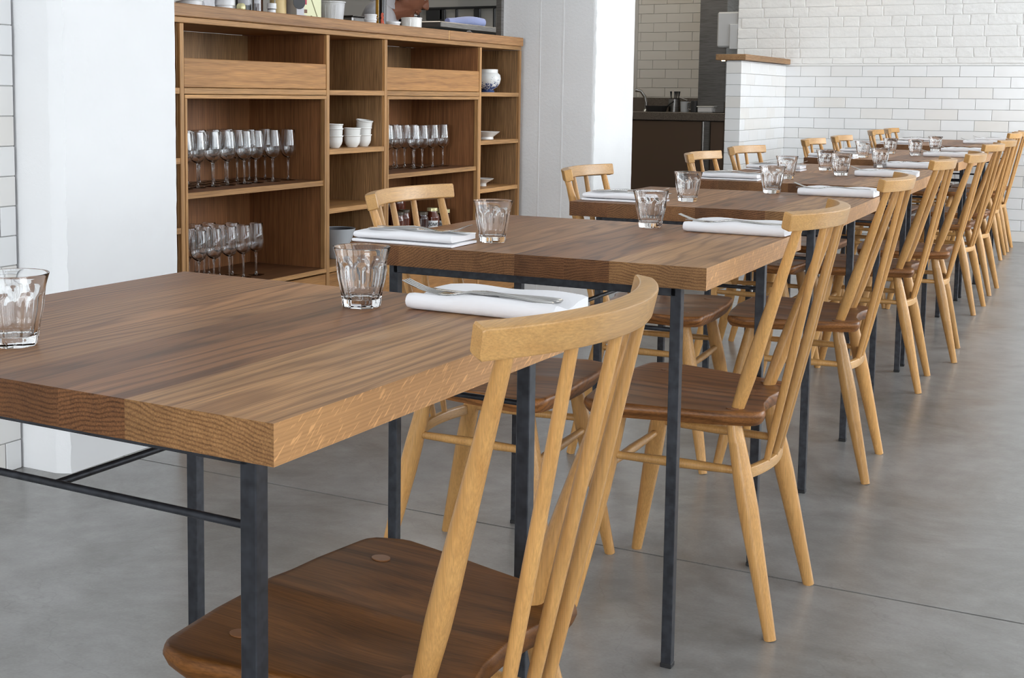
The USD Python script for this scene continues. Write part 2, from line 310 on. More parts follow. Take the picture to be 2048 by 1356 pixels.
mat('granite', {'g': ('geometry', {}), 'n': ('noise_texture', {'scale': 300.0, 'detail': 2.0}), 'r': ('rgb_ramp', {'ramp': [(0.35, lin(70, 62, 56)), (0.65, lin(120, 110, 100))]}), 'p': ('principled_bsdf', {'roughness': 0.4})},
    [('g.position', 'n.vector'), ('n.fac', 'r.fac'), ('r.color', 'p.base_color')])
plain('kitchen_panel', lin(92, 74, 60), 0.4)
plain('porcelain', (0.82, 0.81, 0.78), 0.18)
plain('stoneware_grey', (0.50, 0.53, 0.56), 0.35)
plain('stoneware_inside', (0.10, 0.10, 0.11), 0.4)
plain('plastic_white', (0.78, 0.78, 0.79), 0.3)
plain('plastic_clear', (0.72, 0.72, 0.73), 0.25, alpha=0.75)
plain('cream_carton', lin(226, 226, 184), 0.5)
plain('carton_line', lin(120, 118, 70), 0.5)
plain('wood_cream', lin(222, 194, 138), 0.5)
plain('card_grey', (0.60, 0.60, 0.63), 0.6)
plain('label_red', lin(176, 36, 62), 0.5)
plain('label_brown', lin(110, 66, 24), 0.5)
plain('print_orange', lin(214, 92, 62), 0.5)
plain('print_black', (0.02, 0.02, 0.022), 0.5)
plain('label_white', (0.80, 0.80, 0.80), 0.6)
plain('jam_dark', lin(52, 22, 16), 0.12, coat_weight=0.6, coat_roughness=0.05)
plain('jam_brown', lin(96, 46, 30), 0.12, coat_weight=0.6, coat_roughness=0.05)
plain('bottle_black', lin(28, 22, 20), 0.12)
plain('amber', lin(196, 140, 36), 0.1, coat_weight=0.5)
plain('lid_gold', lin(216, 208, 158), 0.3, metallic=0.4)
plain('lid_dark', lin(70, 56, 36), 0.4)
plain('cloth_blue', lin(172, 182, 226), 0.9)
plain('oven_black', (0.012, 0.012, 0.012), 0.5)
plain('iron_dark', (0.03, 0.03, 0.032), 0.45)
plain('skin', lin(160, 104, 78), 0.5, subsurface_weight=0.0)
plain('skin_lip', lin(140, 78, 66), 0.45)
plain('hair_dark', lin(52, 34, 22), 0.7)
plain('eye_white', (0.75, 0.73, 0.7), 0.3)
plain('jacket_white', (0.62, 0.60, 0.62), 0.8)
plain('shirt_red', lin(116, 62, 48), 0.8)
plain('trousers_dark', (0.04, 0.04, 0.045), 0.8)
plain('window_frame_paint', (0.7, 0.7, 0.71), 0.4)
plain('dispenser_grey', (0.50, 0.50, 0.50), 0.35)
mat('warm_bulb', {'e': ('emission', {'color': (1.0, 0.62, 0.22), 'strength': 14.0})}, [], surface='e.emission')
mat('warm_lamp', {'e': ('emission', {'color': (1.0, 0.72, 0.42), 'strength': 60.0})}, [], surface='e.emission')
# blue-and-white glaze: sprays that grow from the foot
mat('blue_white_glaze', {'tc': ('texture_coordinate', {}), 's': ('separate_xyz', {}), 'n': ('noise_texture', {'scale': 85.0, 'detail': 3.0, 'roughness': 0.6, 'distortion': 1.2}),
    'mr': ('map_range', {'from_min': 0.02, 'from_max': 0.085, 'to_min': 0.44, 'to_max': 0.72}), 'g': ('math', {'math_type': 'greater_than'}), 'mx': ('mix', {'mix_type': 'mix', 'color1': (0.80, 0.80, 0.78), 'color2': (0.05, 0.085, 0.22)}), 'p': ('principled_bsdf', {'roughness': 0.15})},
    [('tc.object', 's.vector'), ('s.z', 'mr.value'), ('tc.object', 'n.vector'), ('n.fac', 'g.value1'), ('mr.result', 'g.value2'), ('g.value', 'mx.fac'), ('mx.color', 'p.base_color')])

# ------------------------------------------------------------------ the room
XL = -2.04          # tiled wall on the left
XP = -1.88          # long faces of the pillars
XS = -2.258         # front of the shelf unit
YB = 9.43           # back wall
YK = 10.03          # kitchen wall
CEIL = 3.7
TP, TW = 0.081, 0.237   # tile pitches

fl = thing('floor', None, None, kind='structure')
obj('base', box(-7.2, 5.0, -13.4, 10.2, -0.12, -0.004), 'floor_joint', fl)
JY = 1.828
obj('slab', box(-7.2, 5.0, -13.4, JY-0.003, -0.06, 0.0), 'concrete_floor', fl)
obj('slab', box(-7.2, 5.0, JY+0.003, 10.2, -0.06, 0.0), 'concrete_floor', fl)
obj('ceiling', box(-7.2, 5.0, -13.4, 10.2, CEIL, CEIL+0.1), 'ceiling_paint', kind='structure')

def tile_mesh(axis, plane, a0, a1, z0, z1, out, t=0.006):
    g = 0.0013
    if axis == 'x': return box(min(plane, plane+out*t), max(plane, plane+out*t), a0+g, a1-g, z0+g, z1-g, 0.0012)
    return box(a0+g, a1-g, min(plane, plane+out*t), max(plane, plane+out*t), z0+g, z1-g, 0.0012)

def tile_wall(parent, axis, plane, out, a_from, a_to, rows, joint0, near_limit, material='tile_white', z0=0.0):
    """tiles laid in running bond; those within near_limit are parts, the others one part of kind stuff"""
    rest = []
    for r_ in range(rows):
        off = joint0 + (0.5*TW if r_ % 2 else 0.0)
        k0 = math.floor((a_from-off)/TW); a = off + k0*TW
        while a < a_to - 1e-6:
            s, e = max(a, a_from), min(a+TW, a_to); a += TW
            if e - s < 0.012: continue
            tw = rng.uniform(-0.0007, 0.0007)
            m = tile_mesh(axis, plane+tw, s, e, z0+r_*TP, z0+(r_+1)*TP, out)
            if near_limit[0] <= (s+e)/2 <= near_limit[1]: obj('tile', m, material, parent)
            else: rest.append(m)
    if rest: obj('far_tiles', cat_(rest), material, parent, kind='stuff')

# back wall: 16 courses of tile, painted brick above
wb = thing('wall_back', None, None, kind='structure')
obj('backing', box(-2.325, 5.0, YB+0.006, YB+0.25, 0, 1.30), 'grout', wb)
obj('plaster', box(-2.325, 5.0, YB+0.004, YB+0.25, 1.30, CEIL), 'brick_paint', wb)
tile_wall(wb, 'y', YB+0.004, -1, -1.925, 4.6, 16, -1.811+TW*20-TW*0.5, (-3, 0.2))
def brick_mesh(x0, x1, z0, z1, seed):
    m = box(x0, x1, YB-0.001, YB+0.02, z0, z1, 0.004); m = m.subdivide().subdivide()
    v = m.vertices.copy(); n = meshkit.fbm(v*np.array([38, 38, 38])+seed*3.1, 3, seed)
    v[:, 1] += (n-0.5)*0.007; v[:, 0] += (meshkit.noise(v*45+9, seed)-0.5)*0.008; v[:, 2] += (meshkit.noise(v*45+31, seed)-0.5)*0.006
    return TM(v, m.faces)
zrow = [1.312, 1.359, 1.434, 1.515, 1.597, 1.677, 1.755, 1.834, 1.912]; far = []
for i, (za, zb) in enumerate(zip(zrow[:-1], zrow[1:])):
    x = -2.325; k = 0
    lens = [0.225, 0.225, 0.112] if i % 3 != 1 else [0.112, 0.225, 0.112]
    x0 = x - rng.uniform(0.0, 0.1)
    while x0 < 3.0:
        w = lens[k % 3] + rng.uniform(-0.008, 0.008); k += 1
        s, e = max(x0, x), x0 + w; x0 += w + 0.004
        if e - s < 0.03: continue
        m = brick_mesh(s, e, za+0.002, zb-0.002, i*40+k)
        if s < 0.15: obj('brick', m, 'brick_paint', wb, smooth=50)
        else: far.append(m)
obj('far_bricks', cat_(far), 'brick_paint', wb, smooth=50, kind='stuff')

# tiled half-height partition that ends the kitchen opening
PX0, PX1, PY0 = -2.036, -1.925, 8.17
wp = thing('wall_partition', None, None, kind='structure')
obj('backing', box(PX0+0.004, PX1-0.004, PY0+0.004, YB, 0, 1.306), 'grout', wp)
tile_wall(wp, 'x', PX1-0.004, 1, PY0-0.001, YB-0.002, 16, PY0+TW*0.5, (0, 20))
for r_ in range(16):
    obj('tile', tile_mesh('y', PY0+0.004, PX0, PX1+0.002, r_*TP, (r_+1)*TP, -1), 'tile_white', wp)
cp = thing('wooden_cap', 'oak board capping the white tiled half wall beside the kitchen opening', 'ledge', (0, 0, 0))
obj('cap_board', box(-2.112, -1.893, PY0-0.012, YB+0.0, 1.309, 1.351, 0.003), 'cap_oak', cp)

# left: tiled wall, two pillars
wl = thing('wall_left', None, None, kind='structure')
obj('backing', box(XL-0.2, XL-0.004, -13.2, 1.60, 0, CEIL), 'grout_light', wl)
tile_wall(wl, 'x', XL-0.004, 1, -1.2, 1.60, 45, 1.545, (1.30, 1.62))
def pillar(name, x0, x1, y0, y1, ch, seed):
    """plastered pillar with a chipped, chamfered near corner"""
    nz = 150; zs = np.linspace(0, CEIL, nz); sec = [(x0, y0), (x1-ch-0.006, y0), (x1-ch, y0+0.002)] + [(x1-ch+ch*t, y0+ch*0.55*t) for t in (0.35, 0.7, 1.0)] + [(x1, y0+ch*0.55+0.006)]
    sec += [(x1, y0+(y1-y0)*t) for t in (0.4, 0.7)] + [(x1, y1-0.004), (x1-0.004, y1), (x0, y1)]
    sec = np.array(sec); fr = []
    v = []; n = len(sec)
    for z_ in zs:
        p = np.column_stack([sec, np.full(n, z_)])
        a = (meshkit.fbm(p*np.array([40, 40, 26])+seed, 3, seed)-0.5)
        amt = np.array([0, .003, .010, .014, .014, .010, .003, .002, .002, .002, 0, 0][:n])
        p[:, 0] += a*amt; p[:, 1] += a*amt*0.8; v.append(p)
    v = np.vstack(v); f = []
    for i in range(nz-1):
        for j in range(n):
            q = (j+1) % n; f += [(i*n+j, i*n+q, (i+1)*n+q), (i*n+j, (i+1)*n+q, (i+1)*n+j)]
    m = TM(v, f)
    if m.volume < 0: m.invert()
    return m
p1 = thing('wall_pillar_near', None, None, kind='structure')
obj('plaster', pillar('p', XL-0.46, XP, 1.608, 2.075, 0.035, 3), 'white_plaster', p1, smooth=40)
p2 = thing('wall_pillar_far', None, None, kind='structure')
obj('plaster', pillar('p', -2.40, XP+0.012, 5.30, 5.862, 0.012, 11), 'rough_concrete_paint', p2, smooth=40)
for dx, w in ((-0.17, 0.006), (-0.30, 0.004)):      # board marks of the shuttering on the near face
    obj('shutter_ridge', box(XP+dx-w, XP+dx+w, 5.2985, 5.305, 0, CEIL, 0.002), 'rough_concrete_paint', p2)
obj('trim_1', box(-2.425, -2.395, 5.27, 5.31, 1.34, CEIL), 'brushed_steel', kind='structure')

# right wall and the wall behind the camera, with their windows; kitchen shell
def wall_with_openings(name, axis, plane, thick, a0, a1, opens, material='white_plaster'):
    w = thing(name, None, None, kind='structure')
    def b(u0, u1, z0, z1):
        m = box(plane, plane+thick, u0, u1, z0, z1) if axis == 'x' else box(u0, u1, plane-thick, plane, z0, z1)
        obj('panel', m, material, w)
    edges = [a0]
    for c, wd in opens: edges += [c-wd/2, c+wd/2]
    edges.append(a1)
    for i in range(0, len(edges), 2): b(edges[i], edges[i+1], 0, CEIL)
    for c, wd in opens: b(c-wd/2, c+wd/2, 0, WZ0); b(c-wd/2, c+wd/2, WZ1, CEIL)
wall_with_openings('wall_right', 'x', RIGHT_X, 0.25, -13.0, YB, WINDOWS_R)
wall_with_openings('wall_front', 'y', FRONT_Y, 0.25, XL, RIGHT_X, WINDOWS_F)
wi = 0
for axis, plane, opens in (('x', RIGHT_X+0.06, WINDOWS_R), ('y', FRONT_Y-0.06, WINDOWS_F)):
    for c, wd in opens:
        wi += 1; w = thing(f'window_{wi}', None, None, kind='structure')
        bars = [(-wd/2, -wd/2+0.06, WZ0, WZ1), (wd/2-0.06, wd/2, WZ0, WZ1), (-wd/2, wd/2, WZ0, WZ0+0.06), (-wd/2, wd/2, WZ1-0.06, WZ1), (-0.02, 0.02, WZ0, WZ1), (-wd/2, wd/2, 2.28, 2.32)]
        for u0, u1, z0, z1 in bars:
            m = box(plane, plane+0.05, c+u0, c+u1, z0, z1, 0.003) if axis == 'x' else box(c+u0, c+u1, plane-0.05, plane, z0, z1, 0.003)
            obj('glazing_bar', m, 'window_frame_paint', w)
wk = thing('wall_kitchen', None, None, kind='structure')
obj('backing', box(-7.2, -1.9, YK+0.006, YK+0.2, 0, CEIL), 'grout', wk)
tile_wall(wk, 'y', YK+0.004, -1, -3.4, -2.3, 26, -3.256+TW*6, (-3.35, -2.45), 'tile_kitchen', z0=1.04-TP*13+TP*0.02)
obj('plaster', box(-7.2, -3.4, YK-0.004, YK+0.006, 0, CEIL), 'kitchen_wall_paint', wk)
obj('wall_kitchen_side', box(-7.4, -7.2, -13.4, 10.2, 0, CEIL), 'kitchen_wall_paint', kind='structure')
obj('wall_kitchen_front', box(-7.2, XL-0.2, 1.3, 1.5, 0, CEIL), 'kitchen_wall_paint', kind='structure')
obj('wall_lintel', box(-2.46, -2.0, 2.0, 5.4, 2.5, CEIL), 'white_plaster', kind='structure')

# ------------------------------------------------------------------ shelf unit and its counter
su = thing('shelf_unit', 'long oak shelf unit with open bays between the two white pillars', 'shelf unit', (0, 0, 0))
XBK = -2.649; BT = 0.021
DIV = [2.079, 2.549, 3.438, 3.8835, 4.7755, 5.227]
SH = [1.056, 0.816, 0.575, 0.334]
for y in DIV: obj('divider', box(XBK, XS, y-BT/2, y+BT/2, 0.0, 1.275, 0.0012), 'shelf_oak_z', su)
obj('top_rail', box(XBK, XS-0.001, DIV[0]-BT/2, DIV[-1]+BT/2, 1.277, 1.2965, 0.0012), 'shelf_oak_y', su)
for i in range(5):
    a, b = DIV[i]+BT/2, DIV[i+1]-BT/2
    obj('back_panel', box(XBK-0.012, XBK, a, b, 0.0, 1.275), 'veneer_oak_z', su)
    wide = i in (1, 3)
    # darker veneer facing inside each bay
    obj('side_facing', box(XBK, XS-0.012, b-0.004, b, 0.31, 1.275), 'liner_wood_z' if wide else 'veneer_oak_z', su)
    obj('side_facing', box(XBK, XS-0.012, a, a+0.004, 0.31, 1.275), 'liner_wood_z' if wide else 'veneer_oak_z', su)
    for z_ in (SH if not wide else SH[:1]):
        obj('shelf', box(XBK, XS-0.001, a+0.001, b-0.001, z_-BT, z_, 0.0012), 'shelf_oak_y', su)
    if wide:
        obj('drawer_front', box(XS-0.022, XS-0.002, a+0.002, b-0.002, 1.058, 1.158, 0.0015), 'panel_oak', su)
        # inset liner: frame, shelf and floor
        t = 0.012
        for m, mm in ((box(XS-0.02, XS+0.001, a+0.002, b-0.002, 1.019, 1.033, 0.001), 'shelf_oak_y'), (box(XS-0.003, XS+0.001, a+0.002, b-0.002, 0.316, 0.334, 0.001), 'shelf_oak_y'), (box(XS-0.0095, XS-0.006, a+0.005, b-0.005, 0.671, 0.692, 0.001), 'shelf_oak_y'),
                      (box(XS-0.02, XS+0.001, a+0.0025, a+0.0025+t, 0.334, 1.019, 0.001), 'shelf_oak_z'), (box(XS-0.02, XS+0.001, b-0.0025-t, b-0.0025, 0.334, 1.019, 0.001), 'shelf_oak_z')):
            obj('liner_edge', m, mm, su)
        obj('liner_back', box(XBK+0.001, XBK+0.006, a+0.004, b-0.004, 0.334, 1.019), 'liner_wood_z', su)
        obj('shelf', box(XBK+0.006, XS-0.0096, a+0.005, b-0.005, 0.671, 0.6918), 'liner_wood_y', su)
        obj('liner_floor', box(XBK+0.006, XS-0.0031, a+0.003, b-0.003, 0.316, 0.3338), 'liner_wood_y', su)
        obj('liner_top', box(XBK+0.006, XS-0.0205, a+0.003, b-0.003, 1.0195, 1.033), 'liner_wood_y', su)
    obj('plinth_panel', box(XS-0.022, XS-0.003, a+0.002, b-0.002, 0.03, 0.309, 0.0015), 'panel_oak', su)
ct = thing('counter_top', 'thick oak counter top running along the top of the shelf unit', 'counter', (0, 0, 0))
obj('board', box(-2.66, XS+0.006, DIV[0], 4.436, 1.2975, 1.342, 0.003), 'counter_oak', ct)
obj('board', box(-2.66, XS+0.006, 4.444, 5.247, 1.2975, 1.342, 0.003), 'counter_oak', ct)
obj('filler', box(-2.66, XS+0.005, 4.436, 4.444, 1.298, 1.3415), 'beech_rail', ct, label='pale filled joint')

# ------------------------------------------------------------------ tables
TD, TWD, TT, TH = 0.7067, 0.7237, 0.0397, 0.75
ROW = {1: (0.0, 0.0, -0.0207), 2: (0.0096, 1.230, 0.0094), 3: (-0.0267, 2.4171, 0.0252), 4: (-0.0622, 3.5543, 0.0206), 5: (-0.0768, 4.2635, 0.0206),
       6: (-0.1257, 5.5461, -0.0136), 7: (-0.1161, 6.2551, -0.0136), 8: (-0.1917, 7.824, 0.0), 9: (-0.1917, 8.533, 0.0)}
NTH = ['', 'nearest', 'second', 'third', 'fourth', 'fifth', 'sixth', 'seventh', 'eighth', 'farthest']
def place_on(n, x, y):          # offset from the near right corner of table n, in the table's own axes
    X, Y, a = ROW[n]; return (X + x*math.cos(a) - y*math.sin(a), Y + x*math.sin(a) + y*math.cos(a))
def table_label(n):
    if n == 1: return 'oak plank table on dark steel legs, nearest of the row'
    if n == 9: return 'oak plank table on dark steel legs, farthest of the row by the tiled wall'
    return f'oak plank table on dark steel legs, {NTH[n]} of the row from the front'
def make_table():
    t = thing('dining_table', table_label(1), 'table', (0, 0, 0), ROW[1][2], 'oak tables set in one long row')
    # origin: near right top corner's foot; planks run along y
    edges = [0.0, 0.178, 0.266, 0.365, 0.500, 0.612, TWD]
    tones = ['oak_c', 'oak_b', 'oak_d', 'oak_a', 'oak_e', 'oak_b']
    for (a, b), tn in zip(zip(edges[:-1], edges[1:]), tones):
        obj('plank', box(-b+0.00003, -a-0.00003, 0, TD, TH-TT, TH), tn, t)
    ix, iy, w, zt = 0.070, 0.060, 0.0195, TH-TT
    xs = (-ix, -TWD+ix); ys = (iy, TD-iy)
    for x in xs:
        for y in ys:
            lg = obj('leg', box(x-w/2, x+w/2, y-w/2, y+w/2, 0.008, zt, 0.0012), 'steel_frame', t)
            obj('foot_cap', box(x-w/2-0.0008, x+w/2+0.0008, y-w/2-0.0008, y+w/2+0.0008, 0, 0.0085, 0.001), 'rubber_black', lg)
    for y in ys:
        obj('top_rail', box(xs[1], xs[0], y-w/2, y+w/2, zt-0.022, zt-0.0005, 0.001), 'steel_frame', t)
        obj('stretcher', tube([(xs[1], y, 0.626), (xs[0], y, 0.626)], 0.0042, 12), 'steel_frame', t, smooth=50)
        for x in xs:
            s = 1 if x == xs[1] else -1
            obj('bracket', box(min(x, x+s*0.05), max(x, x+s*0.05), y-0.03, y+0.03, zt-0.004, zt-0.0004), 'steel_frame', t)
    obj('stretcher', tube([(-0.336, ys[0], 0.626), (-0.336, ys[1], 0.626)], 0.0042, 12), 'steel_frame', t, smooth=50)
    return t
table0 = make_table()
for n in range(2, 10): dup(table0, table_label(n), (ROW[n][0], ROW[n][1], 0), ROW[n][2])

# ------------------------------------------------------------------ chairs
def seat_mesh():
    pts = [(0.185, -0.150), (0.188, -0.115), (0.172, -0.06), (0.168, 0), (0.172, 0.06), (0.188, 0.115), (0.185, 0.150), (0.10, 0.178), (-0.02, 0.205), (-0.11, 0.222), (-0.160, 0.205), (-0.173, 0.10), (-0.176, 0),
           (-0.173, -0.10), (-0.160, -0.205), (-0.11, -0.222), (-0.02, -0.205), (0.10, -0.178)]
    pg = Polygon(pts).buffer(-0.028).buffer(0.028).buffer(0.010).buffer(-0.010)
    L = pg.exterior.length; N = 112
    o = np.array([pg.exterior.interpolate(L*i/N).coords[0] for i in range(N)])
    if Polygon(o).exterior.is_ccw is False: o = o[::-1]
    c = np.array([0.0, 0.0]); top = 0.440; th = 0.030
    def saddle(x, y):
        d = np.exp(-((x-0.045)/0.105)**2 - ((np.abs(y)-0.075)/0.085)**2)*0.0085
        ridge = np.exp(-(y/0.030)**2)*np.exp(-((x+0.14)/0.09)**2)*0.003
        return -d + ridge
    rings = [(0.955, -th, 0), (0.985, -th+0.008, 0), (1.0, -th+0.016, 0), (1.0, -0.010, 0), (0.992, -0.003, 0), (0.975, 0.0, 1)] + [(s, 0.0, 1) for s in (0.93, 0.86, 0.78, 0.69, 0.6, 0.5, 0.4, 0.3, 0.2, 0.1)]
    v = [(0, 0, top-th)]; rows = []
    for s, dz, sd in rings:
        p = c + (o-c)*s; z = top + dz + (saddle(p[:, 0], p[:, 1]) if sd else 0)
        rows.append(range(len(v), len(v)+N)); v += [tuple(q) for q in np.column_stack([p, np.broadcast_to(z, N)])]
    v.append((0, 0, top + float(saddle(np.array(0.0), np.array(0.0))))); f = []
    for j in range(N): f.append((0, rows[0][(j+1) % N], rows[0][j]))
    for a, b in zip(rows[:-1], rows[1:]):
        for j in range(N): q = (j+1) % N; f += [(a[j], a[q], b[q]), (a[j], b[q], b[j])]
    for j in range(N): f.append((rows[-1][j], rows[-1][(j+1) % N], len(v)-1))
    m = TM(v, f)
    if m.volume < 0: m.invert()
    return m
ARC_R = 0.3626; ARC_X = -0.0726; RZ = 0.8155
def crest_mesh():
    tilt = 0.22; sec = rrect(0.0235, 0.0335, 0.0032, 2); fr = []
    a = math.asin(0.193/ARC_R); ths = np.linspace(-a, a, 33)
    ths = np.concatenate([[ths[0]-0.006], ths, [ths[-1]+0.006]])
    for i, th in enumerate(ths):
        er = np.array([math.cos(th), math.sin(th), 0]); up = np.array([0, 0, 1.0]); k = 0.86 if i in (0, len(ths)-1) else 1.0
        ex = (math.cos(tilt)*er - math.sin(tilt)*up)*k; ey = (math.sin(tilt)*er + math.cos(tilt)*up)*k
        fr.append((np.array([ARC_X + ARC_R*math.cos(th), ARC_R*math.sin(th), RZ]), ex, ey))
    return sweep(fr, sec)
def arc_at(v): return ARC_X + math.sqrt(ARC_R**2 - v*v)
def make_chair(name, seat_mat, label, loc, rz):
    t = thing(name, label, 'chair', loc, rz, 'spindle back chairs along the row of tables')
    obj('seat', SEAT, seat_mat, t, smooth=40)
    legp = [(0, 0.0135), (0.12, 0.0165), (0.30, 0.0195), (0.42, 0.0200), (0.6, 0.0175), (1, 0.0118)]
    front, rear = [], []
    for s in (-1, 1):
        a, b = np.array([-0.098, s*0.140, 0.425]), np.array([-0.178, s*0.195, 0.0]); front.append((a, b))
        obj('leg', turned(a, b, legp), 'beech', t, smooth=50)
        a, b = np.array([0.127, s*0.133, 0.425]), np.array([0.2235, s*0.165, 0.0]); rear.append((a, b))
        obj('leg', turned(a, b, legp), 'beech', t, smooth=50)
    at = lambda ab, z: ab[0] + (ab[1]-ab[0])*(ab[0][2]-z)/(ab[0][2]-ab[1][2])
    for i in (0, 1): obj('stretcher', turned(at(front[i], 0.318), at(rear[i], 0.318), [(0, 0.0075), (0.5, 0.0102), (1, 0.0075)], 10), 'beech', t, smooth=50)
    obj('stretcher', turned(at(front[0], 0.292), at(front[1], 0.292), [(0, 0.0075), (0.5, 0.0102), (1, 0.0075)], 10), 'beech', t, smooth=50)
    # bowed rear stretcher that takes the feet of the spindles
    A, B = at(rear[0], 0.312), at(rear[1], 0.312); fr = []
    for k in np.linspace(0, 1, 15):
        bow = 0.026*(1-(2*k-1)**2); o = A + (B-A)*k + np.array([bow, 0, 0]); tz = np.array([0, 0, 1.0]); ex = np.array([1.0, 0, 0])
        w = 1.0 if 0 < k < 1 else 0.8
        fr.append((o, ex*w, tz*w))
    obj('bowed_stretcher', sweep(fr, rrect(0.016, 0.024, 0.005, 2)), 'beech_rail', t, smooth=40)
    for s in (-1, 1):
        obj('back_post', turned((0.132, s*0.122, 0.430), (arc_at(0.166), s*0.166, 0.806), [(0, 0.0122), (0.20, 0.0148), (0.32, 0.0145), (0.6, 0.0118), (1, 0.0086)]), 'beech', t, smooth=50)
    for y0, y1 in ((-0.050, -0.085), (0.0, 0.0), (0.050, 0.085)):
        x0 = A[0] + 0.026*(1-(y0/abs(A[1]))**2)
        obj('spindle', turned((x0, y0, 0.314), (arc_at(y1), y1, 0.806), [(0, 0.0062), (0.15, 0.0080), (0.5, 0.0088), (1, 0.0068)], 12), 'beech', t, smooth=50)
    obj('crest_rail', CREST, 'beech_rail', t, smooth=28)
    for (a, b), zz in ((front[0], .4402), (front[1], .4402), (rear[0], .4392), (rear[1], .4392)):
        m = lathe([(0, -0.002), (0.0105, -0.002), (0.0105, 0.0004), (0, 0.0006)], 16); m.apply_scale([1.25, 1, 1]); m.apply_translation((a[0], a[1], zz-0.0002)); obj('tenon', m, 'tenon', t)
    return t
SEAT, CREST = seat_mesh(), crest_mesh()
def chair_label(n, side):
    sd = 'right' if side > 0 else 'left'
    if n == 1: return 'spindle back beech chair with very dark seat, in the foreground at the nearest table'
    return f'spindle back beech chair on the {sd} side of the {NTH[n]} table' + (' from the front' if n < 9 else ' by the tiled wall')
chair1 = make_chair('dining_chair', 'elm_seat_dark', chair_label(1, 1), (-0.092, 0.338, 0), -0.044)
chair2 = make_chair('dining_chair', 'elm_seat', chair_label(2, 1), (-0.150, 1.659, 0), 0.01)
RC = {3: (-0.199, 2.789, .07), 4: (-0.2455, 4.007, .055), 5: (-0.2125, 4.640, .088), 6: (-0.267, 5.922, -.028), 7: (-0.2735, 6.640, -.014), 8: (-0.3885, 8.334, .018), 9: (-0.395, 8.86, .018)}
for n, (x, y, a) in RC.items(): dup(chair2, chair_label(n, 1), (x, y, 0), a)
LC = {2: (-0.538, 1.585, .055), 3: (-0.568, 2.690, .063), 4: (-0.602, 3.920, .02), 5: (-0.640, 4.620, -.09), 6: (-0.642, 5.930, .0), 7: (-0.644, 6.640, .0), 8: (-0.745, 8.24, .03), 9: (-0.752, 8.88, .02)}
for n, (x, y, a) in LC.items(): dup(chair2, chair_label(n, -1), (x, y, 0), PI + a)

# ------------------------------------------------------------------ tumblers, napkins, cutlery
def tumbler_mesh():
    H = 0.0835; nf = 9; n = nf*12; th = np.linspace(0, 2*PI, n, endpoint=False)
    prof = [(0.0, 0.0242), (0.0015, 0.0258), (0.005, 0.0266), (0.012, 0.0274), (0.022, 0.0290), (0.032, 0.0312), (0.042, 0.0334), (0.049, 0.0345), (0.054, 0.0349), (0.058, 0.0351), (0.062, 0.0350), (0.066, 0.0353), (0.070, 0.0362), (0.075, 0.0376), (0.080, 0.0391), (0.0825, 0.0399)]
    v = []; rows = []
    def ring(r_, z_): rows.append(range(len(v), len(v)+n)); v.extend([(a*math.cos(t), a*math.sin(t), z_) for a, t in zip(np.broadcast_to(r_, n), th)])
    loc = (th % (2*PI/nf)) - PI/nf; poly = math.cos(PI/nf)/np.cos(loc)
    arch = 0.0565 + 0.0065*np.cos(loc*nf/2*0.98)       # top of each facet is a round arch
    v.append((0, 0, 0.0018))
    ring(0.020, 0.0006)
    for z_, r_ in prof:
        w = np.clip((arch - z_)/0.004, 0, 1); w = w*w*(3-2*w)
        ring(r_*(1-w) + r_*1.012*poly*w, z_)
    ring(0.0398, H); ring(0.0388, H)
    inner = [(0.079, 0.0372), (0.072, 0.0345), (0.065, 0.0330), (0.056, 0.0322), (0.045, 0.0310), (0.034, 0.0288), (0.024, 0.0266), (0.0165, 0.0248), (0.0125, 0.0225), (0.0112, 0.016), (0.0108, 0.008)]
    for z_, r_ in inner: ring(r_, z_)
    v.append((0, 0, 0.0107)); f = []
    for j in range(n): f.append((0, rows[0][(j+1) % n], rows[0][j]))
    for a, b in zip(rows[:-1], rows[1:]):
        for j in range(n): q = (j+1) % n; f += [(a[j], a[q], b[q]), (a[j], b[q], b[j])]
    for j in range(n): f.append((rows[-1][j], rows[-1][(j+1) % n], len(v)-1))
    m = TM(v, f)
    if m.volume < 0: m.invert()
    return m
G_T = 'faceted tumblers on the tables'
def glass_label(n, side):
    w = 'nearest' if n == 1 else NTH[n]
    return f'clear faceted glass tumbler on the {w} table, at the {"right" if side > 0 else "left"} hand place'
tum = {(1, -1): (-0.468, 0.138), (1, 1): (-0.276, 0.578), (2, -1): (-0.478, 1.381), (2, 1): (-0.311, 1.836), (3, -1): (-0.471, 2.588), (3, 1): (-0.354, 3.05), (4, -1): (-0.493, 3.787), (4, 1): (-0.372, 4.138),
       (5, -1): (-0.499, 4.45), (5, 1): (-0.351, 4.823), (6, -1): (-0.602, 5.745), (6, 1): (-0.42, 6.195), (7, -1): (-0.572, 6.335), (7, 1): (-0.423, 6.91)}
first = None; TUM = tumbler_mesh()
for i, ((n, s), (x, y)) in enumerate(tum.items()):
    if first is None:
        first = thing('glass_tumbler', glass_label(n, s), 'glass', (x, y, TH+0.0003), 0.3, G_T); obj('body', TUM, 'glass', first, smooth=24)
    else: dup(first, glass_label(n, s), (x, y, TH+0.0003), 0.37*i)

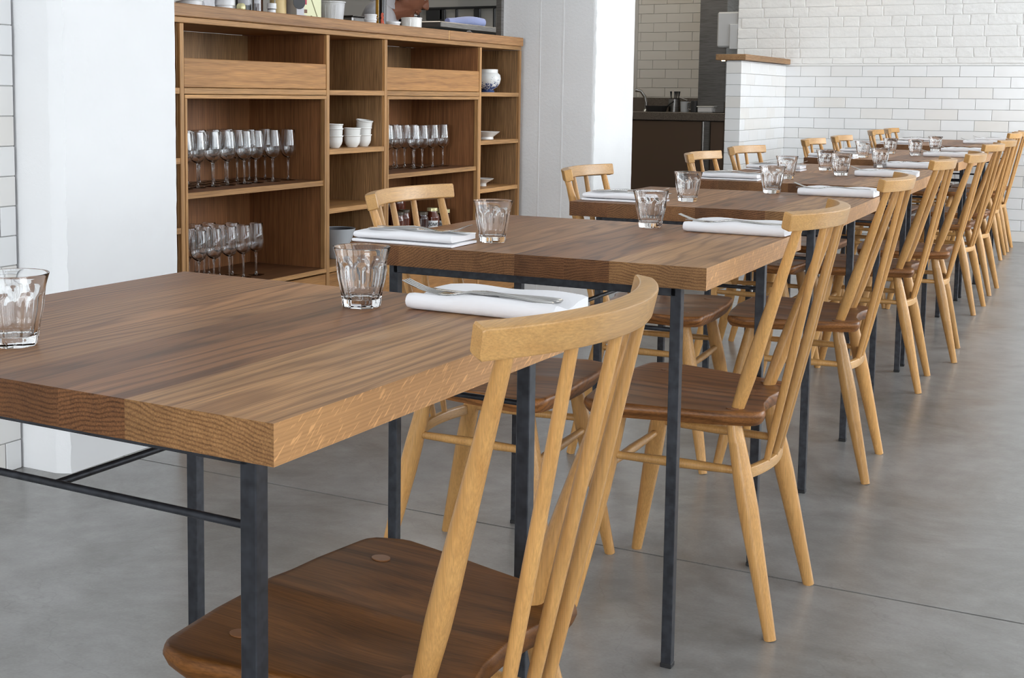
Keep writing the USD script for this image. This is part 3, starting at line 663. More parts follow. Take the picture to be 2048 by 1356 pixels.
def folded_layer(L, y0, y1, z0, z1, round_front, seed, sag, top=None):
    top = top or (lambda t: 1 - 0.35*t)
    """one folded layer of cloth: rounded fold at y0, flatter at y1"""
    h = z1-z0; sec = []
    for k in range(9):
        a = PI/2 + PI*k/8; sec.append((y0 + round_front + round_front*math.cos(a), z0 + h/2 + h/2*math.sin(a)))
    nb = 6
    for k in range(nb+1): t = k/nb; sec.append((y0+round_front + (y1-y0-round_front)*t, z0))
    for k in range(nb, -1, -1): t = k/nb; sec.append((y0+round_front + (y1-y0-round_front)*t, z0 + h*top(t)))
    sec = np.array(sec[:-1]); fr = []; v = []; xs = np.linspace(-L/2, L/2, 27); n = len(sec)
    for i, x in enumerate(xs):
        e = min(1.0, (L/2-abs(x))/0.006 + 0.86)
        c = np.array([(y0+y1)/2, (z0+z1)/2]); p = c + (sec-c)*np.array([1.0, e])
        wob = meshkit.noise(np.column_stack([np.full(n, x*16+seed), p[:, 0]*20, p[:, 1]*0]), seed)-0.5
        lift = (p[:, 1]-z0)/h
        zz = p[:, 1] + lift*(wob*0.006 + sag*math.sin(PI*(x/L+0.5)))
        yy = p[:, 0] + (meshkit.noise(np.column_stack([np.full(n, x*11+seed*3), p[:, 0]*0, p[:, 1]*0]), seed+5)-0.5)*0.005
        v.append(np.column_stack([np.full(n, x), yy, np.maximum(zz, z0*0.999)]))
    v = list(np.vstack(v)); f = []; k = len(xs)
    for i in range(k-1):
        for j in range(n): q = (j+1) % n; f += [(i*n+j, i*n+q, (i+1)*n+q), (i*n+j, (i+1)*n+q, (i+1)*n+j)]
    v += [np.mean(v[:n], 0), np.mean(v[(k-1)*n:k*n], 0)]
    for j in range(n): q = (j+1) % n; f += [(k*n, q, j), (k*n+1, (k-1)*n+j, (k-1)*n+q)]
    m = TM(v, f)
    if m.volume < 0: m.invert()
    return m
NL = 0.222
napkins = {(1, 1): (-0.100, 0.640), (2, 1): (-0.108, 1.842), (3, 1): (-0.157, 3.070), (4, 1): (-0.210, 4.180), (5, 1): (-0.235, 4.885), (6, 1): (-0.255, 6.150), (7, 1): (-0.270, 6.885), (8, 1): (-0.345, 8.45), (9, 1): (-0.345, 9.12),
           (2, -1): (-0.606, 1.290), (3, -1): (-0.625, 2.505), (4, -1): (-0.656, 3.640), (5, -1): (-0.675, 4.345), (6, -1): (-0.72, 5.620), (7, -1): (-0.715, 6.330), (8, -1): (-0.79, 7.92), (9, -1): (-0.79, 8.62)}
def side_word(s): return 'right' if s > 0 else 'left'
def cut_label(kind, n, s): return f'{kind} lying on the napkin at the {side_word(s)} place of the {NTH[n]} table'
nR = nLft = None
for (n, s), (x, y) in napkins.items():
    rz = ROW[n][2] + rng.uniform(-0.03, 0.03)
    lab = f'white folded napkin at the {side_word(s)} place of the {NTH[n]} table'
    src = nR if s > 0 else nLft
    if src is not None: dup(src, lab, (x, y, TH+0.0005), rz); continue
    src = thing('napkin', lab, 'napkin', (x, y, TH+0.0005), rz, 'white napkins at the places')
    if s > 0:
        nR = src      # thick rolled front edge, a hollow for the cutlery, a raised back fold
        obj('fold', folded_layer(NL, -0.056, 0.056, 0.0, 0.0235, 0.0115, 8, 0.001, lambda t: 1 - 0.36*math.exp(-((t-0.36)/0.22)**2) - 0.04*t), 'linen', src, smooth=45)
    else:
        nLft = src
        obj('fold', folded_layer(NL, -0.054, 0.056, 0.0, 0.0080, 0.003, 3, 0.0), 'linen', src, smooth=45)
        obj('fold', folded_layer(NL-0.004, -0.055, 0.052, 0.0078, 0.0225, 0.009, 8, 0.001, lambda t: 1 - 0.2*t), 'linen', src, smooth=45)

def ribbon(us, ws, zs, th, y0=0.0, xs=None):
    """flat bar along x with width ws, height zs, thickness th"""
    sec = np.array([(1, 0.35), (0.8, 1), (-0.8, 1), (-1, 0.35), (-1, -0.35), (-0.8, -1), (0.8, -1), (1, -0.35)]); fr = []
    th = np.broadcast_to(th, (len(us),))
    for u, w, z_, t in zip(us, ws, zs, th): fr.append((np.array([u, y0, z_]), np.array([0, w/2, 0]), np.array([0, 0, t/2])))
    return sweep(fr, sec)
def fork_parts():
    u = np.array([0.098, 0.094, 0.080, 0.060, 0.030, 0.0, -0.020, -0.035, -0.045, -0.055, -0.066]); w = np.array([0.010, 0.016, 0.0185, 0.0165, 0.011, 0.0075, 0.0075, 0.010, 0.016, 0.022, 0.0235])
    z_ = np.array([0.0030, 0.0034, 0.0042, 0.0060, 0.0088, 0.0105, 0.0092, 0.0066, 0.0048, 0.0036, 0.0042])
    h = ribbon(u, w, z_, np.array([.002, .0028, .003, .0032, .0034, .0036, .0034, .003, .0024, .002, .0018])); tines = []
    ut = np.array([-0.064, -0.080, -0.096, -0.112, -0.122]); zt = np.array([0.0038, 0.0058, 0.0095, 0.0150, 0.0190])
    for y0 in (-0.0092, -0.0031, 0.0031, 0.0092): tines.append(ribbon(ut, np.array([.0046, .0038, .0034, .003, .0018]), zt, 0.0017, y0))
    return h, tines
def knife_parts():
    u = np.array([0.100, 0.095, 0.070, 0.030, 0.008]); h = ribbon(u, np.array([0.009, 0.015, 0.0165, 0.013, 0.0105]), np.array([0.003]*5), np.array([.003, .0055, .006, .005, .0045]))
    u = np.array([0.010, -0.010, -0.050, -0.090, -0.112, -0.122]); b = ribbon(u, np.array([0.0125, 0.017, 0.0185, 0.0175, 0.012, 0.004]), np.array([0.003]*6), 0.0016)
    return h, b
f0 = k0 = None
for (n, s), (x, y) in napkins.items():
    rz = ROW[n][2] + (0 if s > 0 else PI); zt = TH + (0.0178 if s > 0 else 0.0225)
    fx, fy = x - s*0.006, y - 0.020 + (0 if s > 0 else 0.006); kx, ky = x - s*0.008, y + 0.014
    ra, rb = 0.03 + rng.uniform(-0.05, 0.05), -0.02 + rng.uniform(-0.05, 0.05)
    lf, lk = cut_label('steel fork, tines up,', n, s), cut_label('steel table knife', n, s)
    if f0 is None:
        f0 = thing('fork', lf, 'fork', (fx, fy, zt), 0.03, 'forks on the napkins'); h, ti = fork_parts(); obj('handle', h, 'cutlery_steel', f0, smooth=40)
        for t_ in ti: obj('tine', t_, 'cutlery_steel', f0, smooth=40)
        k0 = thing('table_knife', lk, 'knife', (kx, ky, zt-0.0005), -0.02, 'knives on the napkins'); h, b = knife_parts(); obj('handle', h, 'cutlery_steel', k0, smooth=40); obj('blade', b, 'cutlery_steel', k0, smooth=40)
    else:
        dup(f0, lf, (fx, fy, zt), rz+ra); dup(k0, lk, (kx, ky, zt-0.0005), rz+rb)

# ------------------------------------------------------------------ wine glasses and crockery on the shelves
def wine_parts():
    bowl = [(0.0, 0.0905), (0.012, 0.0925), (0.022, 0.100), (0.0290, 0.112), (0.0322, 0.126), (0.0320, 0.145), (0.0300, 0.165), (0.0275, 0.185), (0.0258, 0.203), (0.0252, 0.2035), (0.0246, 0.203), (0.0266, 0.184), (0.0291, 0.165), (0.0311, 0.145), (0.0312, 0.127), (0.0280, 0.1135), (0.021, 0.1020), (0.011, 0.0950), (0.0, 0.0940)]
    stem = [(0.0, 0.0040), (0.0075, 0.0040), (0.0050, 0.0075), (0.0036, 0.016), (0.0033, 0.045), (0.0036, 0.070), (0.0046, 0.084), (0.0075, 0.0912), (0.0, 0.0912)]
    foot = [(0.0, 0.0), (0.0300, 0.0), (0.0315, 0.0010), (0.0300, 0.0019), (0.016, 0.0032), (0.0070, 0.0046), (0.0, 0.0050)]
    return lathe(bowl, 28), lathe(stem, 14), lathe(foot, 28)
wg = None
ORD = ['rightmost', 'second from right', 'third from right', 'fourth from right', 'fifth from right', 'sixth from right', 'seventh from right', 'leftmost']
SETS = [('upper shelf of the left wide bay', 0.692, [(-2.40, [3.356, 3.252, 3.144, 3.072, 2.974, 2.885, 2.802, 2.722]), (-2.50, [3.343, 3.240, 3.160, 3.085, 3.012, 2.935, 2.862]), (-2.585, [3.20, 3.115, 3.03, 2.95])]),
        ('floor of the left wide bay', 0.334, [(-2.38, [3.122, 3.035, 2.951, 2.862, 2.780]), (-2.46, [3.075, 2.995, 2.905, 2.82]), (-2.54, [3.03, 2.95, 2.865])]),
        ('shelf of the right wide bay', 0.692, [(-2.40, [4.655, 4.556, 4.453, 4.372]), (-2.48, [4.50, 4.425, 4.345, 4.265]), (-2.565, [4.46, 4.385, 4.305])])]
for where, z_, rows_ in SETS:
    for ri, (X, ys) in enumerate(rows_):
        for i, y in enumerate(ys):
            rw = ['front row', 'middle row', 'back row'][ri]
            o_ = 'leftmost' if i == len(ys)-1 else ORD[i]
            lab = f'wine glass, {o_} in the {rw}, {where}'
            loc = (X + rng.uniform(-.004, .004), y, z_+0.0002)
            if wg is None:
                wg = thing('wine_glass', lab, 'wine glass', loc, 0, 'wine glasses in the shelf unit')
                for nm, m in zip(('bowl', 'stem', 'foot'), wine_parts()): obj(nm, m, 'wine_glass_clear', wg, smooth=40)
            else: dup(wg, lab, loc, 0)

def cup_mesh(R=0.036, H=0.052, foot=0.020):
    return lathe([(0, 0.0), (foot, 0.0), (foot+0.002, 0.002), (R*0.72, H*0.14), (R*0.86, H*0.30), (R*0.95, H*0.52), (R*0.96, H*0.86), (R*1.04, H*0.91), (R*1.05, H*0.96), (R*1.03, H), (R*0.95, H), (R*0.89, H*0.60), (R*0.78, H*0.30), (foot*0.8, 0.006), (0, 0.005)], 32)
cup0 = None; G_C = 'white handleless cups on the narrow shelf'
stacks = [('right stack', (-2.335, 3.822), [0.0, 0.030, 0.062]), ('middle stack', (-2.320, 3.712), [0.0, 0.030]), ('left stack', (-2.335, 3.598), [0.0, 0.030, 0.048])]
lv = ['bottom', 'second', 'top']
for nm, (x, y), zs in stacks:
    for i, dz in enumerate(zs):
        top = i == len(zs)-1
        lab = f'white handleless cup, {"top" if top else lv[i]} of the {nm} of white cups on the shelf'
        if cup0 is None: cup0 = thing('cup', lab, 'cup', (x, y, 0.8162+dz), 0, G_C); obj('body', cup_mesh(), 'porcelain', cup0, smooth=40)
        else: dup(cup0, lab, (x, y, 0.8162+dz), 0, ry=0.14 if (top and nm == 'right stack') else 0)
gb = thing('bowl', 'grey stoneware bowl with dark inside on the low shelf behind the second table', 'bowl', (-2.40, 3.72, 0.3342))
obj('body', lathe([(0, 0), (0.034, 0), (0.036, 0.004), (0.055, 0.06), (0.078, 0.128), (0.0785, 0.131), (0.0765, 0.131), (0.0748, 0.1295)] + [(0.0745, 0.128), (0.053, 0.062), (0.034, 0.010), (0, 0.008)], 40), 'stoneware_grey', gb, smooth=35)
obj('glaze', lathe([(0, 0.0083), (0.0338, 0.0103), (0.0526, 0.062), (0.0740, 0.1275), (0.0735, 0.1278), (0.0520, 0.063), (0.0332, 0.0113), (0, 0.0093)], 40), 'stoneware_inside', gb, smooth=35, label='dark glazed inside of the bowl')
pot = thing('sugar_pot', 'white pot with blue floral sprays on the top right shelf', 'pot', (-2.35, 5.030, 1.0563))
obj('body', lathe([(0, 0.0), (0.036, 0.0), (0.037, 0.008), (0.030, 0.013), (0.050, 0.026), (0.064, 0.046), (0.069, 0.068), (0.066, 0.088), (0.054, 0.100), (0.0535, 0.117), (0.050, 0.117), (0.050, 0.100), (0.062, 0.086), (0.064, 0.068), (0.058, 0.046), (0.04, 0.026), (0, 0.02)], 44), 'blue_white_glaze', pot, smooth=40)
def dish(R, H, foot): return lathe([(0, 0), (foot, 0), (foot*0.96, H*0.30), (foot*1.1, H*0.42), (R*0.93, H*0.86), (R, H*0.97), (R, H), (R*0.9, H*0.94), (foot, H*0.55), (0, H*0.5)], 44)
d1 = thing('dish', 'shallow white dish with blue pattern inside on the second right shelf', 'dish', (-2.35, 5.020, 0.8163))
obj('body', dish(0.072, 0.040, 0.040), 'porcelain', d1, smooth=40); obj('pattern', lathe([(0, 0.0205), (0.038, 0.0226), (0.060, 0.0352), (0.0585, 0.0362), (0.038, 0.0238), (0, 0.0215)], 44), 'blue_white_glaze', d1, smooth=40, label='blue patterned inside of the dish')
d2 = thing('dish', 'small plain white dish on the third right shelf', 'dish', (-2.36, 5.005, 0.5753)); obj('body', dish(0.060, 0.040, 0.022), 'porcelain', d2, smooth=40)
sp = thing('spoon', 'white spoon end sticking out behind the near pillar on the left shelf', 'spoon', (-2.31, 2.45, 0.5755), 0.0)
obj('handle', tube([(0, 0.0, 0.004), (0, 0.012, 0.05), (0.004, 0.028, 0.082), (0.01, 0.062, 0.104)], [0.003, 0.003, 0.0035, 0.0045], 8), 'porcelain', sp, smooth=50)
obj('bowl', lathe([(0, 0), (0.012, 0.0), (0.019, 0.006), (0.012, 0.010), (0, 0.011)], 20), 'porcelain', sp, smooth=50)

def bend_text(s, h, R, z, ang0):
    m = meshkit.text_mesh(s, h, 0.0006, True); w = m.bounds[1][0]; v = m.vertices.copy()
    a = ang0 + (v[:, 0]-w/2)/R; rr_ = R + v[:, 2]
    m.vertices = np.column_stack([rr_*np.cos(a), rr_*np.sin(a), z + v[:, 1]]); return m
def band(R, z0, z1, a0, a1, t=0.0006):
    th = np.linspace(a0, a1, 14); v = []; f = []
    for a in th:
        for r_, z_ in ((R, z0), (R+t, z0), (R+t, z1), (R, z1)): v.append((r_*math.cos(a), r_*math.sin(a), z_))
    for i in range(13):
        for j in range(4): q = (j+1) % 4; f += [(i*4+j, i*4+q, i*4+4+q), (i*4+j, i*4+4+q, i*4+4+j)]
    f += [(0, 1, 2), (0, 2, 3), (52, 54, 53), (52, 55, 54)]
    m = TM(v, f)
    if m.volume < 0: m.invert()
    return m
AC = math.atan2(-0.91-4.5, 0.67+2.4)      # towards the room's viewer
def jar(label, loc, R, H, body, lid, lid_h=0.016, neck=None, text=None, lz=(0.2, 0.5), shoulder=0.8):
    t = thing('jar', label, 'jar', loc, 0, 'jars on the floor of the right wide bay'); nk = neck or R*0.86
    obj('body', lathe([(0, 0), (R*0.94, 0), (R, 0.004), (R, H*shoulder), (R*0.96, H*(shoulder+0.05)), (nk, H*0.94), (nk, H), (0, H)], 32), body, t, smooth=40)
    obj('lid', lathe([(0, H-0.001), (nk*1.08, H-0.001), (nk*1.08, H+lid_h-0.002), (nk*1.02, H+lid_h), (0, H+lid_h)], 32), lid, t, smooth=40)
    if text:
        lb = obj('label', band(R, H*lz[0], H*lz[1], AC-0.85, AC+0.85), 'label_white', t)
        obj('lettering', bend_text(text, H*(lz[1]-lz[0])*0.42, R+0.0007, H*(lz[0]+0.30*(lz[1]-lz[0])), AC), 'print_black', lb)
    return t
jar('round shouldered brown jar with white hand lettered band, behind the chair back', (-2.37, 4.500, 0.3343), 0.036, 0.150, 'jam_brown', 'lid_gold', 0.014, 0.024, 'OW/GMOM', (0.46, 0.70), 0.78)
jar('straight dark jar with pale lid and small white label, rightmost of the jars', (-2.37, 4.605, 0.3343), 0.034, 0.134, 'jam_dark', 'lid_gold', 0.016, 0.033, 'HCM', (0.45, 0.72), 0.93)
jar('low dark jar with a white lettered label beside the brown jar', (-2.375, 4.405, 0.3343), 0.034, 0.140, 'jam_dark', 'lid_dark', 0.012, 0.028, 'OW/G', (0.34, 0.56), 0.84)
jar('reddish brown jar without label, second from left of the jars', (-2.44, 4.352, 0.3343), 0.032, 0.150, 'jam_brown', 'lid_dark', 0.012, 0.026)
jar('reddish brown jar without label, leftmost of the jars', (-2.42, 4.262, 0.3343), 0.032, 0.146, 'jam_brown', 'lid_dark', 0.012, 0.026)
jar('tall jar with shiny gold lid at the back behind the brown jars', (-2.56, 4.49, 0.3343), 0.040, 0.218, 'jam_brown', 'lid_gold', 0.016, 0.035)
jar('tall jar with dark lid at the back left of the gold lidded jar', (-2.56, 4.385, 0.3343), 0.040, 0.216, 'jam_dark', 'lid_dark', 0.016, 0.036)

# ------------------------------------------------------------------ things on the counter (left to right)
CZ = 1.3425; CXX = -2.42
def tub(label, y, R0, R1, H, rim=0.0, material='plastic_white', x=CXX, lidded=False, name='plastic_tub', cat='tub', rings=()):
    t = thing(name, label, cat, (x, y, CZ))
    pr = [(0, 0), (R0, 0), (R0+0.001, 0.002)]
    for zr in rings: pr += [(R0+(R1-R0)*zr/H, zr-0.002), (R0+(R1-R0)*zr/H+0.004, zr-0.001), (R0+(R1-R0)*zr/H+0.004, zr+0.003)]
    pr += [(R1, H-0.006), (R1+rim, H-0.005), (R1+rim, H), (R1-0.003, H), (R0-0.002, 0.004), (0, 0.004)]
    obj('body', lathe(pr, 36), material, t, smooth=35)
    if lidded: obj('lid', lathe([(0, H-0.002), (R1+0.004, H-0.002), (R1+0.005, H+0.010), (0, H+0.011)], 36), material, t, smooth=35)
    return t
pl = thing('plate', 'white plate standing on edge by the near pillar on the counter', 'plate', (-2.37, 2.625, CZ+0.11), 0.6, rx=1.25); obj('body', lathe([(0, -.004), (0.06, -.004), (0.11, 0.008), (0.11, 0.011), (0.06, 0), (0, 0)], 40), 'porcelain', pl, smooth=40)
tub('white ribbed plastic tub on the counter, leftmost tub by the pillar', 2.782, 0.044, 0.060, 0.16, 0.002, rings=(0.028, 0.06), lidded=True)
bg = thing('paper_bag', 'crumpled grey bag between the two white tubs on the counter', 'bag', (-2.47, 2.905, CZ)); bm = box(-0.05, 0.05, -0.04, 0.04, 0, 0.17, 0.01).subdivide().subdivide().subdivide(); bv = bm.vertices.copy(); bv[:, :2] += (meshkit.fbm(bv*24, 3, 4)[:, None]-0.5)*0.02; obj('body', TM(bv, bm.faces), 'card_grey', bg, smooth=60)
tub('white ribbed plastic tub on the counter, right of the grey bag', 2.985, 0.034, 0.042, 0.13, 0.002, rings=(0.024, 0.05), lidded=True)
def bottle(label, y, R, H, nk, Hn, body, cap=None, x=CXX, name='bottle', cat='bottle'):
    t = thing(name, label, cat, (x, y, CZ))
    obj('body', lathe([(0, 0), (R*0.95, 0), (R, 0.004), (R, H*0.68), (R*0.9, H*0.74), (nk, H*0.86), (nk, Hn), (0, Hn)], 28), body, t, smooth=40)
    if cap: obj('cap', lathe([(0, Hn-0.012), (nk*1.2, Hn-0.012), (nk*1.2, Hn+0.018), (0, Hn+0.019)], 24), cap, t, smooth=40)
    return t
sj = thing('jar', 'small round jar with green gold lid between the tub and the dark bottles', 'jar', (-2.37, 3.02, CZ)); obj('body', lathe([(0, 0), (0.015, 0), (0.016, 0.003), (0.016, 0.008), (0, 0.008)], 24), 'bottle_black', sj, smooth=40); obj('lid', lathe([(0, 0.007), (0.0155, 0.007), (0.018, 0.014), (0.017, 0.024), (0.012, 0.032), (0, 0.034)], 24), 'lid_gold', sj, smooth=40)
b1 = bottle('black bottle with a grey label standing behind the small jar on the counter', 3.160, 0.036, 0.26, 0.014, 0.27, 'bottle_black', 'rubber_black', -2.46); obj('label', band(0.036, 0.035, 0.09, AC-0.7, AC+0.7), 'card_grey', b1)
b2 = bottle('dark brown bottle left of the white pot with black band', 3.275, 0.034, 0.26, 0.014, 0.27, 'jam_dark', 'rubber_black', -2.50); obj('label', band(0.034, 0.05, 0.10, AC-0.7, AC+0.7), 'card_grey', b2)
wj = thing('spice_pot', 'small white pot with a black band on the counter edge', 'pot', (-2.35, 3.185, CZ)); obj('body', lathe([(0, 0), (0.0145, 0), (0.016, 0.003), (0.016, 0.019), (0, 0.019)], 24), 'plastic_white', wj, smooth=40); obj('band', lathe([(0, 0.0185), (0.0155, 0.0185), (0.0155, 0.0225), (0, 0.0225)], 24), 'print_black', wj, label='black band'); obj('lid', lathe([(0, 0.022), (0.018, 0.022), (0.019, 0.025), (0.018, 0.043), (0, 0.045)], 24), 'plastic_white', wj, smooth=40)
cy = thing('canister', 'tall cream canister between the white pot and the grey box', 'canister', (-2.44, 3.350, CZ)); obj('body', lathe([(0, 0), (0.032, 0), (0.033, 0.002), (0.033, 0.20), (0, 0.20)], 32), 'wood_cream', cy, smooth=40); obj('stripe', band(0.033, 0.003, 0.2, AC-0.35, AC-0.22), 'label_white', cy)
gc = thing('box', 'grey white box with a round dark hole beside the cream canister', 'box', (-2.40, 3.412, CZ), -0.42); obj('body', box(-0.04, 0.04, -0.018, 0.018, 0, 0.15, 0.002), 'card_grey', gc); hm = lathe([(0, -.001), (0.028, -.001), (0.028, 0.001), (0, 0.001)], 24); hm.apply_transform(trimesh.transformations.rotation_matrix(PI/2, [0, 1, 0])); hm.apply_translation((0.0402, -0.006, 0.062)); obj('hole', hm, 'print_black', gc)
cb = thing('carton', 'pale yellow carton with red and brown print on the counter', 'carton', (-2.41, 3.515, CZ), -0.30); obj('body', box(-0.035, 0.035, -0.050, 0.042, 0, 0.19, 0.0015), 'cream_carton', cb)
obj('print', box(0.0352, 0.0358, -0.048, -0.034, 0.058, 0.09), 'label_red', cb); obj('print', box(0.0352, 0.0358, -0.047, -0.032, 0.024, 0.038), 'label_brown', cb); obj('print', box(0.0352, 0.0358, -0.047, -0.036, 0.006, 0.016), 'card_grey', cb)
for a, b in (((-.012, .085), (.020, .012)), ((-.026, .003), (-.010, .014)), ((-.010, .014), (.002, .002))):
    L_ = math.hypot(b[0]-a[0], b[1]-a[1]); mm = box(-0.0004, 0.0004, -L_/2, L_/2, -0.0018, 0.0018); mm.apply_transform(trimesh.transformations.rotation_matrix(math.atan2(b[1]-a[1], b[0]-a[0]), [1, 0, 0])); mm.apply_translation((0.0356, (a[0]+b[0])/2, (a[1]+b[1])/2)); obj('print', mm, 'carton_line', cb)
dl = tub('tall translucent plastic deli container on the counter right of the carton', 3.706, 0.046, 0.055, 0.086, 0.004, 'plastic_clear', name='deli_container', cat='container', rings=())
for a in (-.5, .05, .35): obj('rib', tube([(0.0472*math.cos(AC+a), 0.0472*math.sin(AC+a), 0.006), (0.0545*math.cos(AC+a), 0.0545*math.sin(AC+a), 0.070)], 0.0012, 6), 'plastic_white', dl)
tr = thing('steel_tray', 'dark steel tray standing behind the white ramekins on the counter', 'tray', (-2.52, 4.03, CZ)); obj('body', box(-0.06, 0.06, -0.10, 0.10, 0.0, 0.040, 0.006), 'brushed_steel', tr); obj('rim', box(-0.066, 0.066, -0.106, 0.106, 0.040, 0.044, 0.001), 'brushed_steel', tr)
rk = None
for i, (dz, lab) in enumerate(((0.0, 'lower white ramekin of the stack beside the sauce bottle'), (0.021, 'upper white ramekin of the stack beside the sauce bottle'))):
    t = thing('ramekin', lab, 'ramekin', (-2.385, 3.957, CZ+dz), 0, 'stacked ramekins on the counter'); obj('body', lathe([(0, 0), (0.023, 0), (0.025, 0.002), (0.027, 0.020), (0.029, 0.022), (0.029, 0.026), (0.026, 0.026), (0.023, 0.005), (0, 0.004)], 32), 'plastic_white', t, smooth=40)
tg = thing('steel_skewer', 'thin steel handle lying across the tray and ramekins', 'utensil', (-2.44, 4.03, CZ+0.0505), 0); obj('handle', tube([(0.02, -0.05, 0.0), (0.01, 0.05, -0.001)], 0.003, 8), 'cutlery_steel', tg, smooth=50)
sb = bottle('slim dark sauce bottle with an orange red emblem and white cap', 4.058, 0.0165, 0.17, 0.008, 0.095, 'bottle_black', 'plastic_white', -2.385)
def emblem(R):
    s = Polygon([(-.6, 2.8), (0, 3.3), (.6, 2.7), (.3, 2.0), (.7, 1.2), (.35, .4), (.8, -.8), (.9, -2.0), (.35, -2.2), (.15, -.9), (-.3, -1.0), (-.35, -2.2), (-1.0, -2.1), (-.75, -.8), (-.9, .2), (-.4, .9), (-.75, 1.7)]).buffer(0.08)
    m = trimesh.creation.extrude_polygon(affinity.scale(s, 0.0085, 0.0105, origin=(0, 0)), 0.0005, engine='earcut'); v = m.vertices.copy(); a = AC + v[:, 0]/R
    m.vertices = np.column_stack([(R+v[:, 2])*np.cos(a), (R+v[:, 2])*np.sin(a), 0.026+v[:, 1]]); return m
obj('emblem', emblem(0.0166), 'print_orange', sb, label='orange red emblem')
bottle('amber oil bottle behind the dark sauce bottle', 4.165, 0.016, 0.24, 0.010, 0.25, 'amber', 'lid_gold', -2.47)
wt = thing('plastic_tub', 'low white tub with a lid right of the sauce bottle', 'tub', (-2.46, 4.262, CZ)); obj('body', lathe([(0, 0), (0.034, 0), (0.038, 0.026), (0, 0.026)], 32), 'plastic_white', wt, smooth=40); obj('lid', lathe([(0, 0.0255), (0.041, 0.0255), (0.041, 0.033), (0, 0.034)], 32), 'plastic_white', wt, smooth=40)
tub('white porcelain pot in front of the man in white', 4.366, 0.046, 0.048, 0.056, 0.0015, 'porcelain', -2.415, name='white_pot', cat='pot')
pe = thing('peeler', 'small dark tool lying near the right end of the counter', 'tool', (-2.30, 4.73, CZ), 0.4); obj('handle', tube([(-0.01, -0.035, 0.006), (0.0, 0.0, 0.009), (0.008, 0.03, 0.005)], [0.003, 0.006, 0.003], 8), 'brushed_steel', pe, smooth=50)

# ------------------------------------------------------------------ kitchen beyond
kc = thing('kitchen_counter', 'dark fronted kitchen counter with stone top seen through the opening', 'counter', (0, 0, 0))
obj('worktop', box(-3.9, -2.36, YB+0.005, YK-0.02, 0.85, 0.915, 0.003), 'granite', kc); obj('upstand', box(-3.9, -2.30, YK-0.045, YK-0.018, 0.915, 1.035), 'granite', kc)
obj('end_panel', box(-2.42, -2.37, YB+0.01, YK-0.05, 0.0, 1.005, 0.002), 'granite', kc)
for a, b in ((-3.9, -3.32), (-3.315, -2.61), (-2.535, -2.425)): obj('door', box(a, b, YB+0.022, YB+0.042, 0.06, 0.845, 0.002), 'kitchen_panel', kc)
obj('carcass', box(-3.9, -2.42, YB+0.05, YK-0.05, 0.0, 0.849), 'oven_black', kc)
for a in (-2.606, -2.545): obj('handle_strip', box(a, a+0.008, YB+0.012, YB+0.03, 0.06, 0.845, 0.001), 'cutlery_steel', kc)
obj('handle_strip', box(-2.598, -2.545, YB+0.028, YB+0.04, 0.06, 0.845), 'brushed_steel', kc)
dc = thing('steel_column', 'tall brushed steel cabinet side beside the kitchen tiles', 'cabinet', (0, 0, 0)); obj('body', box(-2.705, -2.475, 9.62, YK-0.05, 0.916, 2.6, 0.004), 'brushed_steel', dc)
dp = thing('towel_dispenser', 'grey wall dispenser at the end of the painted brick wall', 'dispenser', (0, 0, 0)); obj('body', box(-2.505, -2.326, 9.45, 9.60, 1.45, 1.735, 0.012), 'dispenser_grey', dp, smooth=30)
ds = thing('soap_dispenser', 'narrow grey dispenser overlapping the wall dispenser', 'dispenser', (0, 0, 0)); obj('body', box(-2.395, -2.327, 9.435, 9.449, 1.435, 1.635, 0.006), 'dispenser_grey', ds, smooth=30)
KZ = 0.9155
ta = thing('tap', 'curved chrome tap over the kitchen counter', 'tap', (-3.30, 9.84, KZ)); obj('spout', tube([(0.06, 0, 0), (0.062, 0, 0.07), (0.05, -0.01, 0.13), (0.02, -0.03, 0.175), (-0.02, -0.06, 0.185)], [0.015, 0.015, 0.014, 0.013, 0.016], 12), 'cutlery_steel', ta, smooth=50); obj('base', lathe([(0, 0), (0.03, 0), (0.02, 0.02), (0, 0.02)], 20).apply_translation((0.06, 0, 0)), 'cutlery_steel', ta, smooth=50)
pn = thing('frying_pan', 'dark pan with steel handle behind the tap', 'pan', (-3.12, 9.78, KZ)); obj('body', lathe([(0, 0), (0.08, 0), (0.10, 0.05), (0.097, 0.05), (0.077, 0.004), (0, 0.004)], 32), 'iron_dark', pn, smooth=40); obj('handle', tube([(0.09, 0, 0.045), (0.16, -0.03, 0.09)], 0.007, 8), 'iron_dark', pn, smooth=50)
uj = thing('utensil_jar', 'steel jar full of utensils under the kitchen tiles', 'jar', (-2.99, 9.86, KZ)); obj('body', lathe([(0, 0), (0.05, 0), (0.05, 0.11), (0.047, 0.11), (0.047, 0.004), (0, 0.004)], 28), 'brushed_steel', uj, smooth=40)
for i, (dx, dy) in enumerate(((-.025, .0), (0.0, .015), (.02, -.01), (.03, .01))): obj('utensil', tube([(dx*0.6, dy, 0.01), (dx*1.2, dy, 0.13), (dx*1.3, dy, 0.175)], [0.004, 0.005, 0.010], 8), 'iron_dark', uj, smooth=50)
k2 = thing('pot', 'small glass measuring pot right of the utensil jar', 'pot', (-2.885, 9.84, KZ)); obj('body', lathe([(0, 0), (0.038, 0), (0.042, 0.09), (0.039, 0.09), (0.036, 0.004), (0, 0.004)], 28), 'stoneware_grey', k2, smooth=40); obj('handle', tube([(-0.03, 0, 0.09), (-0.05, -0.01, 0.125), (0.03, -0.03, 0.10)], 0.005, 8), 'cutlery_steel', k2, smooth=50)
